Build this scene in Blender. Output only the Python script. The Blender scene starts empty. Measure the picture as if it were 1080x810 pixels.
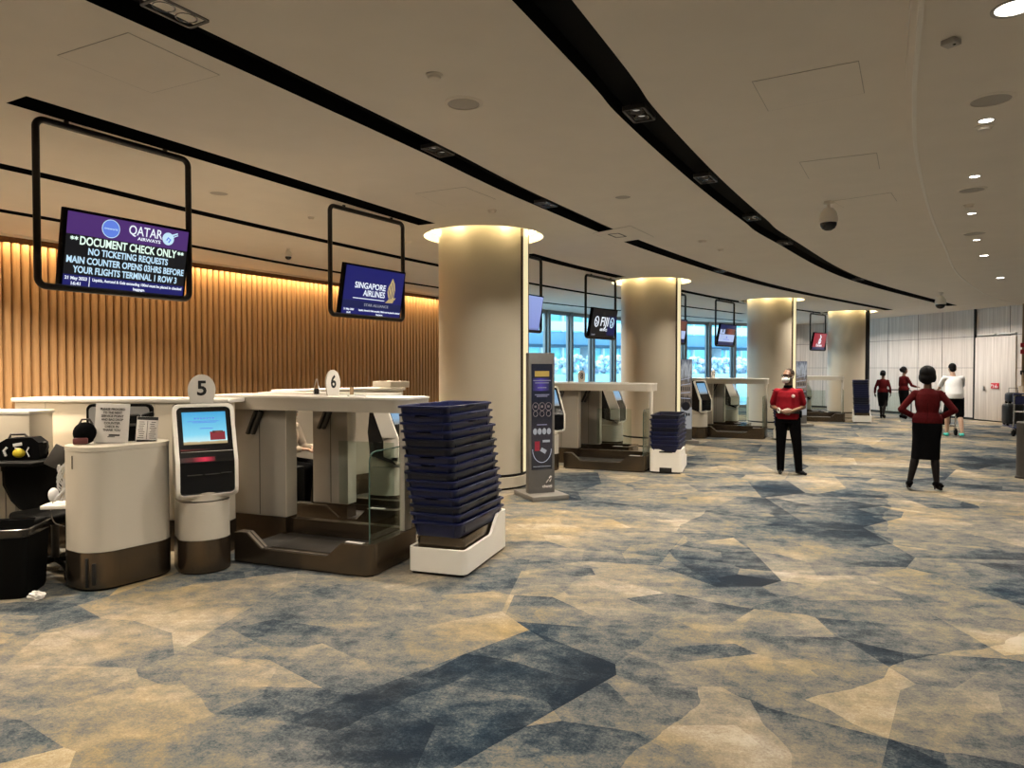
import bpy, bmesh, math, random
from mathutils import Vector, Matrix, Euler
from mathutils.geometry import delaunay_2d_cdt
random.seed(7)
PI = math.pi
SC = bpy.context.scene
COL = SC.collection
R = math.radians

# ------------------------------------------------------------------ camera model (1080x810)
F_PX, CAM_H, PITCH = 750.0, 1.65, math.atan(17/750)
H = 3.5                                    # main ceiling height
def ray(px, py):
    x, u = (px-540)/F_PX, -(py-405)/F_PX
    c, s = math.cos(PITCH), math.sin(PITCH)
    return Vector((x, c+u*s, u*c-s))
def at(px, py, z=0.0):
    """measured point of the photograph on the horizontal plane z"""
    d = ray(px, py); t = (z-CAM_H)/d.z
    return Vector((d.x*t, d.y*t, z))

# ------------------------------------------------------------------ materials
def nt_mat(name):
    m = bpy.data.materials.new(name); m.use_nodes = True
    n = m.node_tree; b = n.nodes['Principled BSDF']
    return m, n, b
def mat(name, col, rough=.5, metal=0, var=.06, scale=30, bump=0, spec=.5, stretch=None, emit=None, es=1):
    m, n, b = nt_mat(name)
    tc = n.nodes.new('ShaderNodeTexCoord'); mp = n.nodes.new('ShaderNodeMapping')
    n.links.new(tc.outputs['Object'], mp.inputs[0])
    if stretch: mp.inputs['Scale'].default_value = stretch
    no = n.nodes.new('ShaderNodeTexNoise'); no.inputs['Scale'].default_value = scale; no.inputs['Detail'].default_value = 4
    n.links.new(mp.outputs[0], no.inputs['Vector'])
    cr = n.nodes.new('ShaderNodeValToRGB')
    lo = [c*(1-var) for c in col[:3]]; hi = [min(1, c*(1+var)) for c in col[:3]]
    cr.color_ramp.elements[0].position = .3; cr.color_ramp.elements[1].position = .7
    cr.color_ramp.elements[0].color = (*lo, 1); cr.color_ramp.elements[1].color = (*hi, 1)
    n.links.new(no.outputs['Fac'], cr.inputs[0]); n.links.new(cr.outputs[0], b.inputs['Base Color'])
    b.inputs['Roughness'].default_value = rough; b.inputs['Metallic'].default_value = metal
    b.inputs['Specular IOR Level'].default_value = spec
    if bump:
        bu = n.nodes.new('ShaderNodeBump'); bu.inputs['Strength'].default_value = bump; bu.inputs['Distance'].default_value = .01
        n.links.new(no.outputs['Fac'], bu.inputs['Height']); n.links.new(bu.outputs[0], b.inputs['Normal'])
    if emit:
        b.inputs['Emission Color'].default_value = (*emit, 1); b.inputs['Emission Strength'].default_value = es
    return m
def glow(name, col, s=1.0):
    m, n, b = nt_mat(name)
    b.inputs['Base Color'].default_value = (*[c*.1 for c in col], 1); b.inputs['Roughness'].default_value = .3
    b.inputs['Emission Color'].default_value = (*col, 1); b.inputs['Emission Strength'].default_value = s
    return m
def ramp(n, pts, inp, interp='LINEAR'):
    cr = n.nodes.new('ShaderNodeValToRGB'); e = cr.color_ramp
    e.interpolation = interp
    e.elements[0].position, e.elements[0].color = pts[0][0], (*pts[0][1], 1)
    e.elements[1].position, e.elements[1].color = pts[-1][0], (*pts[-1][1], 1)
    for p, c in pts[1:-1]:
        q = e.elements.new(p); q.color = (*c, 1)
    n.links.new(inp, cr.inputs[0]); return cr
def glow_ramp(name, pts, axis='Z', s=1.0, noise=0, nscale=6):
    """lit picture on a screen: colour bands along one axis of the object's own box"""
    m, n, b = nt_mat(name)
    tc = n.nodes.new('ShaderNodeTexCoord'); sx = n.nodes.new('ShaderNodeSeparateXYZ')
    n.links.new(tc.outputs['Generated'], sx.inputs[0]); v = sx.outputs[axis]
    if noise:
        no = n.nodes.new('ShaderNodeTexNoise'); no.inputs['Scale'].default_value = nscale; no.inputs['Detail'].default_value = 5
        n.links.new(tc.outputs['Generated'], no.inputs['Vector'])
        ma = n.nodes.new('ShaderNodeMath'); ma.operation = 'MULTIPLY_ADD'
        n.links.new(no.outputs['Fac'], ma.inputs[0]); ma.inputs[1].default_value = noise
        sb = n.nodes.new('ShaderNodeMath'); sb.operation = 'SUBTRACT'; sb.inputs[1].default_value = noise*.5
        n.links.new(v, ma.inputs[2]); n.links.new(ma.outputs[0], sb.inputs[0]); v = sb.outputs[0]
    cr = ramp(n, pts, v)
    b.inputs['Base Color'].default_value = (.01, .01, .012, 1); b.inputs['Roughness'].default_value = .25
    n.links.new(cr.outputs[0], b.inputs['Emission Color']); b.inputs['Emission Strength'].default_value = s
    return m
def glass_mat(name, tint=(.93, .97, .95), gl=.25):
    m = bpy.data.materials.new(name); m.use_nodes = True; n = m.node_tree; n.nodes.clear()
    o = n.nodes.new('ShaderNodeOutputMaterial'); mx = n.nodes.new('ShaderNodeMixShader')
    t = n.nodes.new('ShaderNodeBsdfTransparent'); g = n.nodes.new('ShaderNodeBsdfGlossy')
    t.inputs[0].default_value = (*tint, 1); g.inputs['Roughness'].default_value = .03
    fr = n.nodes.new('ShaderNodeLayerWeight'); fr.inputs[0].default_value = .5
    pw = n.nodes.new('ShaderNodeMath'); pw.operation = 'POWER'; pw.inputs[1].default_value = 3.5; n.links.new(fr.outputs['Facing'], pw.inputs[0])
    mu = n.nodes.new('ShaderNodeMath'); mu.operation = 'MULTIPLY_ADD'; mu.inputs[1].default_value = gl*2; mu.inputs[2].default_value = .025
    mu.use_clamp = True
    n.links.new(pw.outputs[0], mu.inputs[0]); n.links.new(mu.outputs[0], mx.inputs[0])
    n.links.new(t.outputs[0], mx.inputs[1]); n.links.new(g.outputs[0], mx.inputs[2]); n.links.new(mx.outputs[0], o.inputs[0])
    return m

def carpet_mat():
    m, n, b = nt_mat('patterned_carpet'); N = n.nodes.new; L = n.links.new
    tc = N('ShaderNodeTexCoord'); mp = N('ShaderNodeMapping'); mp.inputs['Rotation'].default_value = (0, 0, R(24))
    L(tc.outputs['Object'], mp.inputs[0])
    wn = N('ShaderNodeTexNoise'); wn.inputs['Scale'].default_value = 1.3; wn.inputs['Detail'].default_value = 3
    L(mp.outputs[0], wn.inputs['Vector'])
    wa = N('ShaderNodeVectorMath'); wa.operation = 'SCALE'; wa.inputs['Scale'].default_value = .35
    ws = N('ShaderNodeVectorMath'); ws.operation = 'ADD'
    L(wn.outputs['Color'], wa.inputs[0]); L(wa.outputs[0], ws.inputs[0]); L(mp.outputs[0], ws.inputs[1])
    def cells(scale, sx, sy, warp, off):
        q = N('ShaderNodeMapping'); q.inputs['Scale'].default_value = (sx, sy, 1); q.inputs['Location'].default_value = (off, off*.7, 0)
        L((ws if warp else mp).outputs[0], q.inputs[0])
        v = N('ShaderNodeTexVoronoi'); v.voronoi_dimensions = '2D'; v.inputs['Scale'].default_value = scale
        L(q.outputs[0], v.inputs['Vector'])
        s = N('ShaderNodeSeparateColor'); L(v.outputs['Color'], s.inputs[0])
        # offset inside the cell along a random direction: one edge of a patch stays crisp, the other fades
        d = N('ShaderNodeVectorMath'); d.operation = 'SUBTRACT'
        sc = N('ShaderNodeVectorMath'); sc.operation = 'SCALE'; sc.inputs['Scale'].default_value = scale
        L(q.outputs[0], sc.inputs[0]); 
        ps = N('ShaderNodeVectorMath'); ps.operation = 'SCALE'; ps.inputs['Scale'].default_value = scale
        L(v.outputs['Position'], ps.inputs[0]); L(sc.outputs[0], d.inputs[0]); L(ps.outputs[0], d.inputs[1])
        cd = N('ShaderNodeVectorMath'); cd.operation = 'SUBTRACT'; cd.inputs[1].default_value = (.5, .5, .5); L(v.outputs['Color'], cd.inputs[0])
        dp = N('ShaderNodeVectorMath'); dp.operation = 'DOT_PRODUCT'; L(d.outputs[0], dp.inputs[0]); L(cd.outputs[0], dp.inputs[1])
        return s, dp
    a, adp = cells(1.05, 1, .7, False, 0)
    c, cdp = cells(2.1, .7, 1.2, False, 5.3)
    e, edp = cells(.7, 1.2, .8, True, 11.7)
    def noise(scale, det, src, rough=.6):
        q = N('ShaderNodeTexNoise'); q.inputs['Scale'].default_value = scale; q.inputs['Detail'].default_value = det
        q.inputs['Roughness'].default_value = rough; L(src, q.inputs['Vector']); return q.outputs['Fac']
    st = N('ShaderNodeMapping'); st.inputs['Scale'].default_value = (.5, 2.2, 1); st.inputs['Rotation'].default_value = (0, 0, R(-20)); L(tc.outputs['Object'], st.inputs[0])
    n1 = noise(.55, 5, mp.outputs[0]); n2 = noise(2.6, 8, st.outputs[0], .7); n3 = noise(7, 9, mp.outputs[0], .78); n4 = noise(70, 4, mp.outputs[0], .85); n5 = noise(.9, 4, mp.outputs[0])
    def madd(x, k, y=None, off=0.0):
        q = N('ShaderNodeMath'); q.operation = 'MULTIPLY_ADD'; L(x, q.inputs[0]); q.inputs[1].default_value = k
        if y is None: q.inputs[2].default_value = off
        else: L(y, q.inputs[2])
        return q.outputs[0]
    v = madd(a.outputs['Red'], .19, None, -.985)
    v = madd(adp.outputs['Value'], .34, v)
    v = madd(c.outputs['Green'], .14, v)
    v = madd(cdp.outputs['Value'], .30, v)
    v = madd(e.outputs['Blue'], .10, v)
    v = madd(edp.outputs['Value'], .22, v)
    v = madd(n1, .90, v); v = madd(n2, .45, v); v = madd(n3, .80, v); v = madd(n4, .55, v)
    cr = ramp(n, CARPET, v)
    # woven loops
    wv = N('ShaderNodeTexVoronoi'); wv.inputs['Scale'].default_value = 160; L(mp.outputs[0], wv.inputs['Vector'])
    bu = N('ShaderNodeBump'); bu.inputs['Strength'].default_value = .35; bu.inputs['Distance'].default_value = .004
    L(wv.outputs['Distance'], bu.inputs['Height']); L(bu.outputs[0], b.inputs['Normal'])
    hs = N('ShaderNodeHueSaturation'); L(cr.outputs[0], hs.inputs['Color']); L(madd(n5, 2.2, None, -.15), hs.inputs['Saturation'])
    L(hs.outputs[0], b.inputs['Base Color']); b.inputs['Roughness'].default_value = .95; b.inputs['Specular IOR Level'].default_value = .1
    return m
CARPET = [(.20, (.010, .015, .023)), (.34, (.024, .034, .045)), (.44, (.065, .076, .083)), (.53, (.120, .118, .106)), (.63, (.178, .150, .108)), (.76, (.265, .212, .138)), (.92, (.36, .305, .22))]

def wood_mat(name, lo, hi, sc=6, stretch=(9, 9, .35), rough=.45):
    m, n, b = nt_mat(name); N = n.nodes.new; L = n.links.new
    tc = N('ShaderNodeTexCoord'); mp = N('ShaderNodeMapping'); mp.inputs['Scale'].default_value = stretch
    L(tc.outputs['Object'], mp.inputs[0])
    no = N('ShaderNodeTexNoise'); no.inputs['Scale'].default_value = sc; no.inputs['Detail'].default_value = 6; no.inputs['Roughness'].default_value = .65
    L(mp.outputs[0], no.inputs['Vector'])
    cr = ramp(n, [(.3, lo), (.5, [(x+y)/2 for x, y in zip(lo, hi)]), (.7, hi)], no.outputs['Fac'])
    L(cr.outputs[0], b.inputs['Base Color']); b.inputs['Roughness'].default_value = rough
    return m

M = {}
def build_mats():
    M['carpet'] = carpet_mat()
    M['ceil'] = mat('ceiling_paint', (.77, .715, .635), .9, var=.02, scale=3)
    M['ceil2'] = mat('lower_ceiling_paint', (.77, .71, .63), .9, var=.02, scale=3)
    M['cream'] = mat('cream_lacquer', (.62, .56, .46), .45, var=.02, scale=2)
    M['pillar'] = mat('pillar_paint', (.53, .47, .37), .38, var=.02, scale=2)
    M['counter'] = mat('counter_lacquer', (.53, .485, .41), .35, var=.02, scale=3)
    M['panel'] = mat('grey_beige_panel', (.34, .315, .275), .4, var=.03, scale=4)
    M['white'] = mat('white_plastic', (.80, .76, .69), .4, var=.02, scale=5)
    M['top'] = mat('white_stone_top', (.82, .79, .73), .3, var=.03, scale=8)
    M['bronze'] = mat('brushed_bronze', (.12, .092, .065), .24, .85, var=.10, scale=12, stretch=(14, 14, .3))
    M['steel'] = mat('brushed_steel', (.62, .60, .57), .25, .95, var=.05, scale=20)
    M['black'] = mat('black_gloss', (.006, .006, .007), .18, var=.1)
    M['matt'] = mat('matt_black', (.003, .003, .003), .75, var=.1, spec=.1)
    M['frame'] = mat('dark_bronze_tube', (.012, .009, .007), .4, .3, var=.1)
    M['rubber'] = mat('dark_rubber_belt', (.018, .016, .014), .6, var=.25, scale=60, bump=.2)
    M['plinth'] = mat('black_recess', (.008, .007, .006), .6, var=.1)
    M['navy'] = mat('navy_plastic', (.005, .009, .052), .38, var=.12, scale=9)
    M['navyd'] = mat('darker_navy_plastic', (.004, .006, .022), .38, var=.12, scale=9)
    M['grey'] = mat('warm_grey_metal', (.20, .185, .165), .45, .2, var=.04)
    M['dgrey'] = mat('dark_grey_metal', (.06, .055, .05), .5, .3, var=.06)
    M['lgrey'] = mat('pale_grey_plastic', (.42, .40, .37), .5, var=.03)
    M['paper'] = mat('white_paper', (.66, .63, .60), .8, var=.02)
    M['ink'] = mat('black_ink', (.01, .01, .01), .7, var=.05)
    M['slat'] = wood_mat('oak_slats', (.33, .185, .082), (.48, .29, .14), 3, (12, 12, .5))
    M['slatback'] = mat('dark_oak_backing', (.13, .068, .030), .7, var=.15)
    M['farwood'] = wood_mat('pale_grey_wood', (.46, .395, .345), (.72, .655, .59), 5, (5, 5, .10))
    M['tan'] = mat('tan_panel', (.34, .235, .13), .5, var=.06)
    M['glass'] = glass_mat('clear_glass', (.86, .91, .88), .3)
    M['winglass'] = glass_mat('window_glass', (.80, .93, .97), .15)
    M['mull'] = mat('grey_mullion', (.24, .25, .26), .45, .2, var=.04)
    M['wall'] = mat('wall_paint', (.55, .50, .43), .8, var=.02, scale=2)
    M['ring'] = glow('warm_ring_led', (1, .82, .42), 9)
    M['strip'] = glow('warm_strip_led', (1, .86, .50), .85)
    M['bulb'] = glow('lamp_bulb', (1, .95, .86), 14)
    M['bulb_off'] = mat('dim_reflector', (.16, .15, .14), .25, .6, var=.1)
    M['skin_b'] = mat('brown_skin', (.13, .064, .035), .5, var=.05)
    M['skin_l'] = mat('light_skin', (.42, .26, .18), .5, var=.05)
    M['hair'] = mat('black_hair', (.004, .0035, .0035), .6, var=.3, scale=60, bump=.4, spec=.12)
    M['red'] = mat('red_polo_cloth', (.17, .005, .010), .85, var=.08, scale=40, spec=.1)
    M['dred'] = mat('dark_red_jacket_cloth', (.062, .005, .006), .9, var=.15, scale=50, spec=.08)
    M['blackcloth'] = mat('black_cloth', (.003, .003, .0035), .9, var=.2, spec=.05)
    M['tights'] = mat('dark_tights', (.008, .006, .0055), .7, var=.15, spec=.15)
    M['whitecloth'] = mat('white_cotton', (.72, .72, .74), .9, var=.04)
    M['teal'] = mat('teal_shoe', (.05, .45, .40), .6, var=.1)
    M['beigecloth'] = mat('beige_cloth', (.55, .47, .38), .9, var=.05)
    M['mask'] = mat('white_mask', (.80, .80, .80), .8, var=.02)
    M['yellow'] = mat('yellow_pouch', (.62, .50, .03), .6, var=.1)
    M['green'] = mat('hedge_leaves', (.16, .30, .20), .9, var=.3, scale=8)
    M['concrete'] = mat('pale_concrete', (.62, .66, .68), .8, var=.05, scale=1)
    M['asphalt'] = mat('road_surface', (.30, .34, .38), .9, var=.1, scale=2)
    M['redsign'] = mat('red_sign', (.50, .02, .03), .5, var=.05)
    M['t_white'] = glow('lit_white_letters', (.86, .92, 1.0), 1.0)
    M['t_cyan'] = glow('lit_pale_blue_letters', (.55, .78, .95), 1.0)
    M['t_mint'] = glow('lit_pale_green_letters', (.80, 1.0, .88), 1.0)
    M['t_gold'] = glow('lit_gold', (.48, .36, .16), 1.0)
    M['t_dim'] = glow('lit_grey_letters', (.35, .36, .42), 1.0)

# ------------------------------------------------------------------ object helpers
def link(o, parent=None):
    COL.objects.link(o)
    if parent is not None: o.parent = parent
    return o
def mesh_obj(name, bm, m, parent=None, smooth=True, angle=35):
    me = bpy.data.meshes.new(name)
    bmesh.ops.recalc_face_normals(bm, faces=bm.faces[:])
    if smooth:
        ca = math.cos(R(angle))
        for f in bm.faces: f.smooth = True
        for e in bm.edges:
            if len(e.link_faces) == 2: e.smooth = e.link_faces[0].normal.dot(e.link_faces[1].normal) > ca
    bm.to_mesh(me); bm.free()
    me.materials.append(M[m] if isinstance(m, str) else m)
    return link(bpy.data.objects.new(name, me), parent)
def tag(o, label, cat, group=None):
    o['label'] = label; o['category'] = cat
    if group: o['group'] = group
    return o
def thing(name, label, cat, loc=(0, 0, 0), rz=0, group=None):
    o = bpy.data.objects.new(name, None); o.empty_display_size = .1
    o.location = loc; o.rotation_euler = (0, 0, rz); link(o)
    return tag(o, label, cat, group)
def struct(name, bm, m, parent=None, **k):
    o = mesh_obj(name, bm, m, parent, **k)
    if parent is None: o['kind'] = 'structure'
    return o
def dup(o, parent=None):
    c = o.copy(); link(c, parent)
    for ch in [x for x in bpy.data.objects if x.parent == o]:
        d = dup(ch, c); d.matrix_parent_inverse = ch.matrix_parent_inverse.copy()
    return c

class MB:
    def __init__(s): s.bm = bmesh.new()
    def build(s, name, m, parent=None, **k): return mesh_obj(name, s.bm, m, parent, **k)
    def box(s, c, d, rot=None, bev=0, seg=2):
        b = bmesh.new(); bmesh.ops.create_cube(b, size=1)
        bmesh.ops.scale(b, vec=d, verts=b.verts)
        if bev: bmesh.ops.bevel(b, geom=b.edges[:], offset=bev, segments=seg, profile=.5, affect='EDGES')
        mt = Matrix.Translation(c)
        if rot is not None: mt = mt @ (Euler(rot).to_matrix().to_4x4() if not isinstance(rot, Matrix) else rot)
        b.transform(mt); s.merge(b); return s
    def merge(s, b):
        me = bpy.data.meshes.new('tmp'); b.to_mesh(me); b.free(); s.bm.from_mesh(me); bpy.data.meshes.remove(me)
    def cyl(s, a, b_, r, r2=None, n=24, cap=True):
        a, b_ = Vector(a), Vector(b_); d = b_-a; r2 = r if r2 is None else r2
        b = bmesh.new(); bmesh.ops.create_cone(b, cap_ends=cap, segments=n, radius1=r, radius2=r2, depth=d.length)
        b.transform(Matrix.Translation((a+b_)/2) @ d.to_track_quat('Z', 'Y').to_matrix().to_4x4()); s.merge(b); return s
    def sph(s, c, r, rot=None, u=20, v=12):
        b = bmesh.new(); bmesh.ops.create_uvsphere(b, u_segments=u, v_segments=v, radius=1)
        if not hasattr(r, '__len__'): r = (r, r, r)
        bmesh.ops.scale(b, vec=r, verts=b.verts)
        mt = Matrix.Translation(c)
        if rot is not None: mt = mt @ Euler(rot).to_matrix().to_4x4()
        b.transform(mt); s.merge(b); return s
    def cap(s, a, b_, r, r2, n=16):
        """tapered limb with round ends"""
        a, b_ = Vector(a), Vector(b_); d = (b_-a).normalized(); Lh = (b_-a).length
        q = d.to_track_quat('Z', 'Y').to_matrix(); rings = []
        prof = [(-r*math.cos(t), r*math.sin(t)) for t in [PI/12*k for k in range(1, 6)]] + [(0, r), (Lh, r2)] + \
               [(Lh+r2*math.sin(t), r2*math.cos(t)) for t in [PI/12*k for k in range(1, 6)]]
        s.rings([[a+q @ Vector((rr*math.cos(2*PI*k/n), rr*math.sin(2*PI*k/n), z)) for k in range(n)] for z, rr in prof]); return s
    def rings(s, rings, caps=True, close=False):
        bm = s.bm; rv = [[bm.verts.new(p) for p in r] for r in rings]; n = len(rv[0])
        rr = rv+[rv[0]] if close else rv
        for a, b in zip(rr[:-1], rr[1:]):
            for k in range(n): bm.faces.new((a[k], a[(k+1) % n], b[(k+1) % n], b[k]))
        if caps and not close:
            bm.faces.new(list(reversed(rv[0]))); bm.faces.new(rv[-1])
        return s
    def tube(s, pts, r, n=10, closed=False, square=False):
        pts = [Vector(p) for p in pts]; m = len(pts); rg = []; prev = None
        for i, p in enumerate(pts):
            if closed: d = (pts[(i+1) % m]-pts[i-1]).normalized()
            else: d = (pts[min(i+1, m-1)]-pts[max(i-1, 0)]).normalized()
            if prev is None:
                up = Vector((0, 0, 1)) if abs(d.z) < .9 else Vector((1, 0, 0)); x = d.cross(up).normalized()
            else: x = (prev-d*prev.dot(d)).normalized()
            y = d.cross(x); prev = x
            rg.append([p+x*r*math.cos(2*PI*(k+.5)/n)+y*r*math.sin(2*PI*(k+.5)/n) for k in range(n)])
        s.rings(rg, close=closed); return s
    def prism(s, poly, z0, z1, T=None):
        """poly of (x, y) extruded z0..z1; T maps the local point"""
        bm = s.bm; f = T or (lambda p: p)
        lo = [bm.verts.new(f(Vector((x, y, z0)))) for x, y in poly]; hi = [bm.verts.new(f(Vector((x, y, z1)))) for x, y in poly]
        n = len(poly)
        for k in range(n): bm.faces.new((lo[k], lo[(k+1) % n], hi[(k+1) % n], hi[k]))
        bm.faces.new(list(reversed(lo))); bm.faces.new(hi); return s
    def lathe(s, prof, c=(0, 0, 0), n=48, close=False):
        c = Vector(c)
        s.rings([[c+Vector((r*math.cos(2*PI*k/n), r*math.sin(2*PI*k/n), z)) for k in range(n)] for r, z in prof], caps=not close, close=close); return s
    def wall(s, path, t, z0, closed=False):
        """wall along path [(x, y, ztop)], thickness t to the left of travel"""
        P = [Vector((p[0], p[1])) for p in path]; m = len(P); out = []; inn = []
        for i in range(m):
            a = P[i-1] if (i > 0 or closed) else None; b = P[(i+1) % m] if (i < m-1 or closed) else None
            ns = []
            if a is not None and (P[i]-a).length > 1e-6: d = (P[i]-a).normalized(); ns.append(Vector((-d.y, d.x)))
            if b is not None and (b-P[i]).length > 1e-6: d = (b-P[i]).normalized(); ns.append(Vector((-d.y, d.x)))
            nn = sum(ns, Vector((0, 0))).normalized(); k = 1/max(.5, nn.dot(ns[0]))
            out.append(P[i]); inn.append(P[i]+nn*t*k)
        rg = [[Vector((o.x, o.y, z0)), Vector((o.x, o.y, p[2])), Vector((q.x, q.y, p[2])), Vector((q.x, q.y, z0))] for o, q, p in zip(out, inn, path)]
        s.rings(rg, close=closed); return s
def rrect(w, h, r, n=6, cx=0, cy=0):
    pts = []
    for sx, sy, a0 in ((1, 1, 0), (-1, 1, 90), (-1, -1, 180), (1, -1, 270)):
        for k in range(n+1):
            a = R(a0+90*k/n); pts.append((cx+sx*(w/2-r)+r*math.cos(a), cy+sy*(h/2-r)+r*math.sin(a)))
    return pts
def xz(y=0):      # local map: polygon (x, z) extruded along y
    return lambda p: Vector((p.x, p.z, p.y))
def yz():         # polygon (y, z) extruded along x
    return lambda p: Vector((p.z, p.x, p.y))

_tc = 0
def text(s, size, m, parent, loc, rot=(PI/2, 0, 0), align='CENTER', bold=0.0, name='lettering', w=None, shear=0, mtx=None, depth=.0008):
    cu = bpy.data.curves.new('txt', 'FONT'); cu.body = s; cu.size = size; cu.align_x = align; cu.align_y = 'CENTER'
    cu.extrude = depth; cu.offset = bold; cu.shear = shear; cu.resolution_u = 3
    o = bpy.data.objects.new('txt', cu); COL.objects.link(o)
    dg = bpy.context.evaluated_depsgraph_get(); me = bpy.data.meshes.new_from_object(o.evaluated_get(dg))
    bpy.data.objects.remove(o); bpy.data.curves.remove(cu)
    if w:
        xs = [v.co.x for v in me.vertices]; k = w/(max(xs)-min(xs))
        for v in me.vertices: v.co.x *= k
    me.name = name; me.materials.clear(); me.materials.append(M[m] if isinstance(m, str) else m)
    ob = bpy.data.objects.new(name, me); link(ob, parent)
    ob.location = loc; ob.rotation_euler = rot
    return ob

def spline(pts, n=10):
    P = [Vector(p) for p in pts]; P = [P[0]*2-P[1]]+P+[P[-1]*2-P[-2]]; out = []
    for i in range(1, len(P)-2):
        a, b, c, d = P[i-1:i+3]
        for k in range(n):
            t = k/n
            out.append(.5*((2*b)+(c-a)*t+(2*a-5*b+4*c-d)*t*t+(3*b-a-3*c+d)*t**3))
    out.append(P[-2]); return out
def offset2(pts, d):
    out = []
    for i, p in enumerate(pts):
        t = (pts[min(i+1, len(pts)-1)]-pts[max(i-1, 0)]).normalized(); out.append(p+Vector((-t.y, t.x))*d)
    return out
# ================================================================== THE SETTING
PILLARS = [(-.40, 10.1), (3.0, 15.4), (7.14, 19.6), (11.2, 23.7)]
SLATS = [(-12.2, 1.55), (-1.9, 18.5)]
WIN = [(-1.9, 18.5), (.83, 22.4), (3.9, 26.0), (6.9, 28.2), (10.3, 29.9)]
FAR = [(10.3, 29.9), (12.0, 30.3), (13.0, 29.4), (13.55, 27.2), (14.1, 25.05), (14.65, 22.5), (15.0, 19.9)]
SOFFIT = spline([(-3.1, -6), (-.6, -1.3), (1.98, 3.58), (2.65, 4.82), (3.39, 6.08), (4.79, 8.26), (6.25, 10.4), (8.4, 13.5), (11.5, 17.3), (14.0, 19.8)], 6)
ZR = 3.40                                   # lower ceiling to the right of the curved edge
def px_line(pts, pre=(), post=(), n=8):
    return spline([*pre, *[at(x, y, H).to_2d() for x, y in pts], *post], n)
SLOT = {
 'A': px_line([(120, 0), (360, 112), (460, 159.5), (570, 213), (700, 266.5), (820, 303), (938, 327)], pre=[(-3.9, .3)]),
 'B': px_line([(624, 60), (675, 122), (745, 190), (795, 231.5), (825, 253), (905, 295), (1004, 322.5)], pre=[(-1.4, .5)]),
 'C1': px_line([(17, 105), (230, 169), (450, 236.5)]),
 'C2': px_line([(556, 268), (605, 281), (655, 292.5)]),
 'C3': px_line([(713, 305.5), (750, 313), (788, 320)]),
 'C4': px_line([(832, 325.5), (876, 331.5)]),
 'D': px_line([(0, 175), (200, 222), (350, 256), (460, 279.5), (560, 299), (655, 314.5), (784, 331)], pre=[(-6.9, 3.0)]),
 'E': px_line([(0, 222), (200, 259), (330, 283), (460, 303), (560, 317.5), (655, 327.5), (783, 338.5)], pre=[(-8.9, 4.2)]),
}
SLOTW = dict(A=.25, B=.27, C1=.26, C2=.24, C3=.22, C4=.2, D=.2, E=.2)

def cdt_face(loops, z):
    co, fc = [], []
    for lp in loops:
        b = len(co); co += [Vector((p[0], p[1])) for p in lp]; fc.append(list(range(b, b+len(lp))))
    v, e, f, *_ = delaunay_2d_cdt(co, [], fc, 2, 1e-6)
    bm = bmesh.new(); bv = [bm.verts.new((p.x, p.y, z)) for p in v]
    for q in f:
        try: bm.faces.new([bv[k] for k in q])
        except ValueError: pass
    return bm
def poly_area(lp): return sum(lp[k-1][0]*lp[k][1]-lp[k][0]*lp[k-1][1] for k in range(len(lp)))

def ribbon_wall(pts, z0, z1, name, m, t=.12, uv=False):
    """upright wall along pts (the room on its right-hand side)"""
    b = MB(); b.wall([(p[0], p[1], z1) for p in pts], t, z0); return struct(name, b.bm, m)

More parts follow.
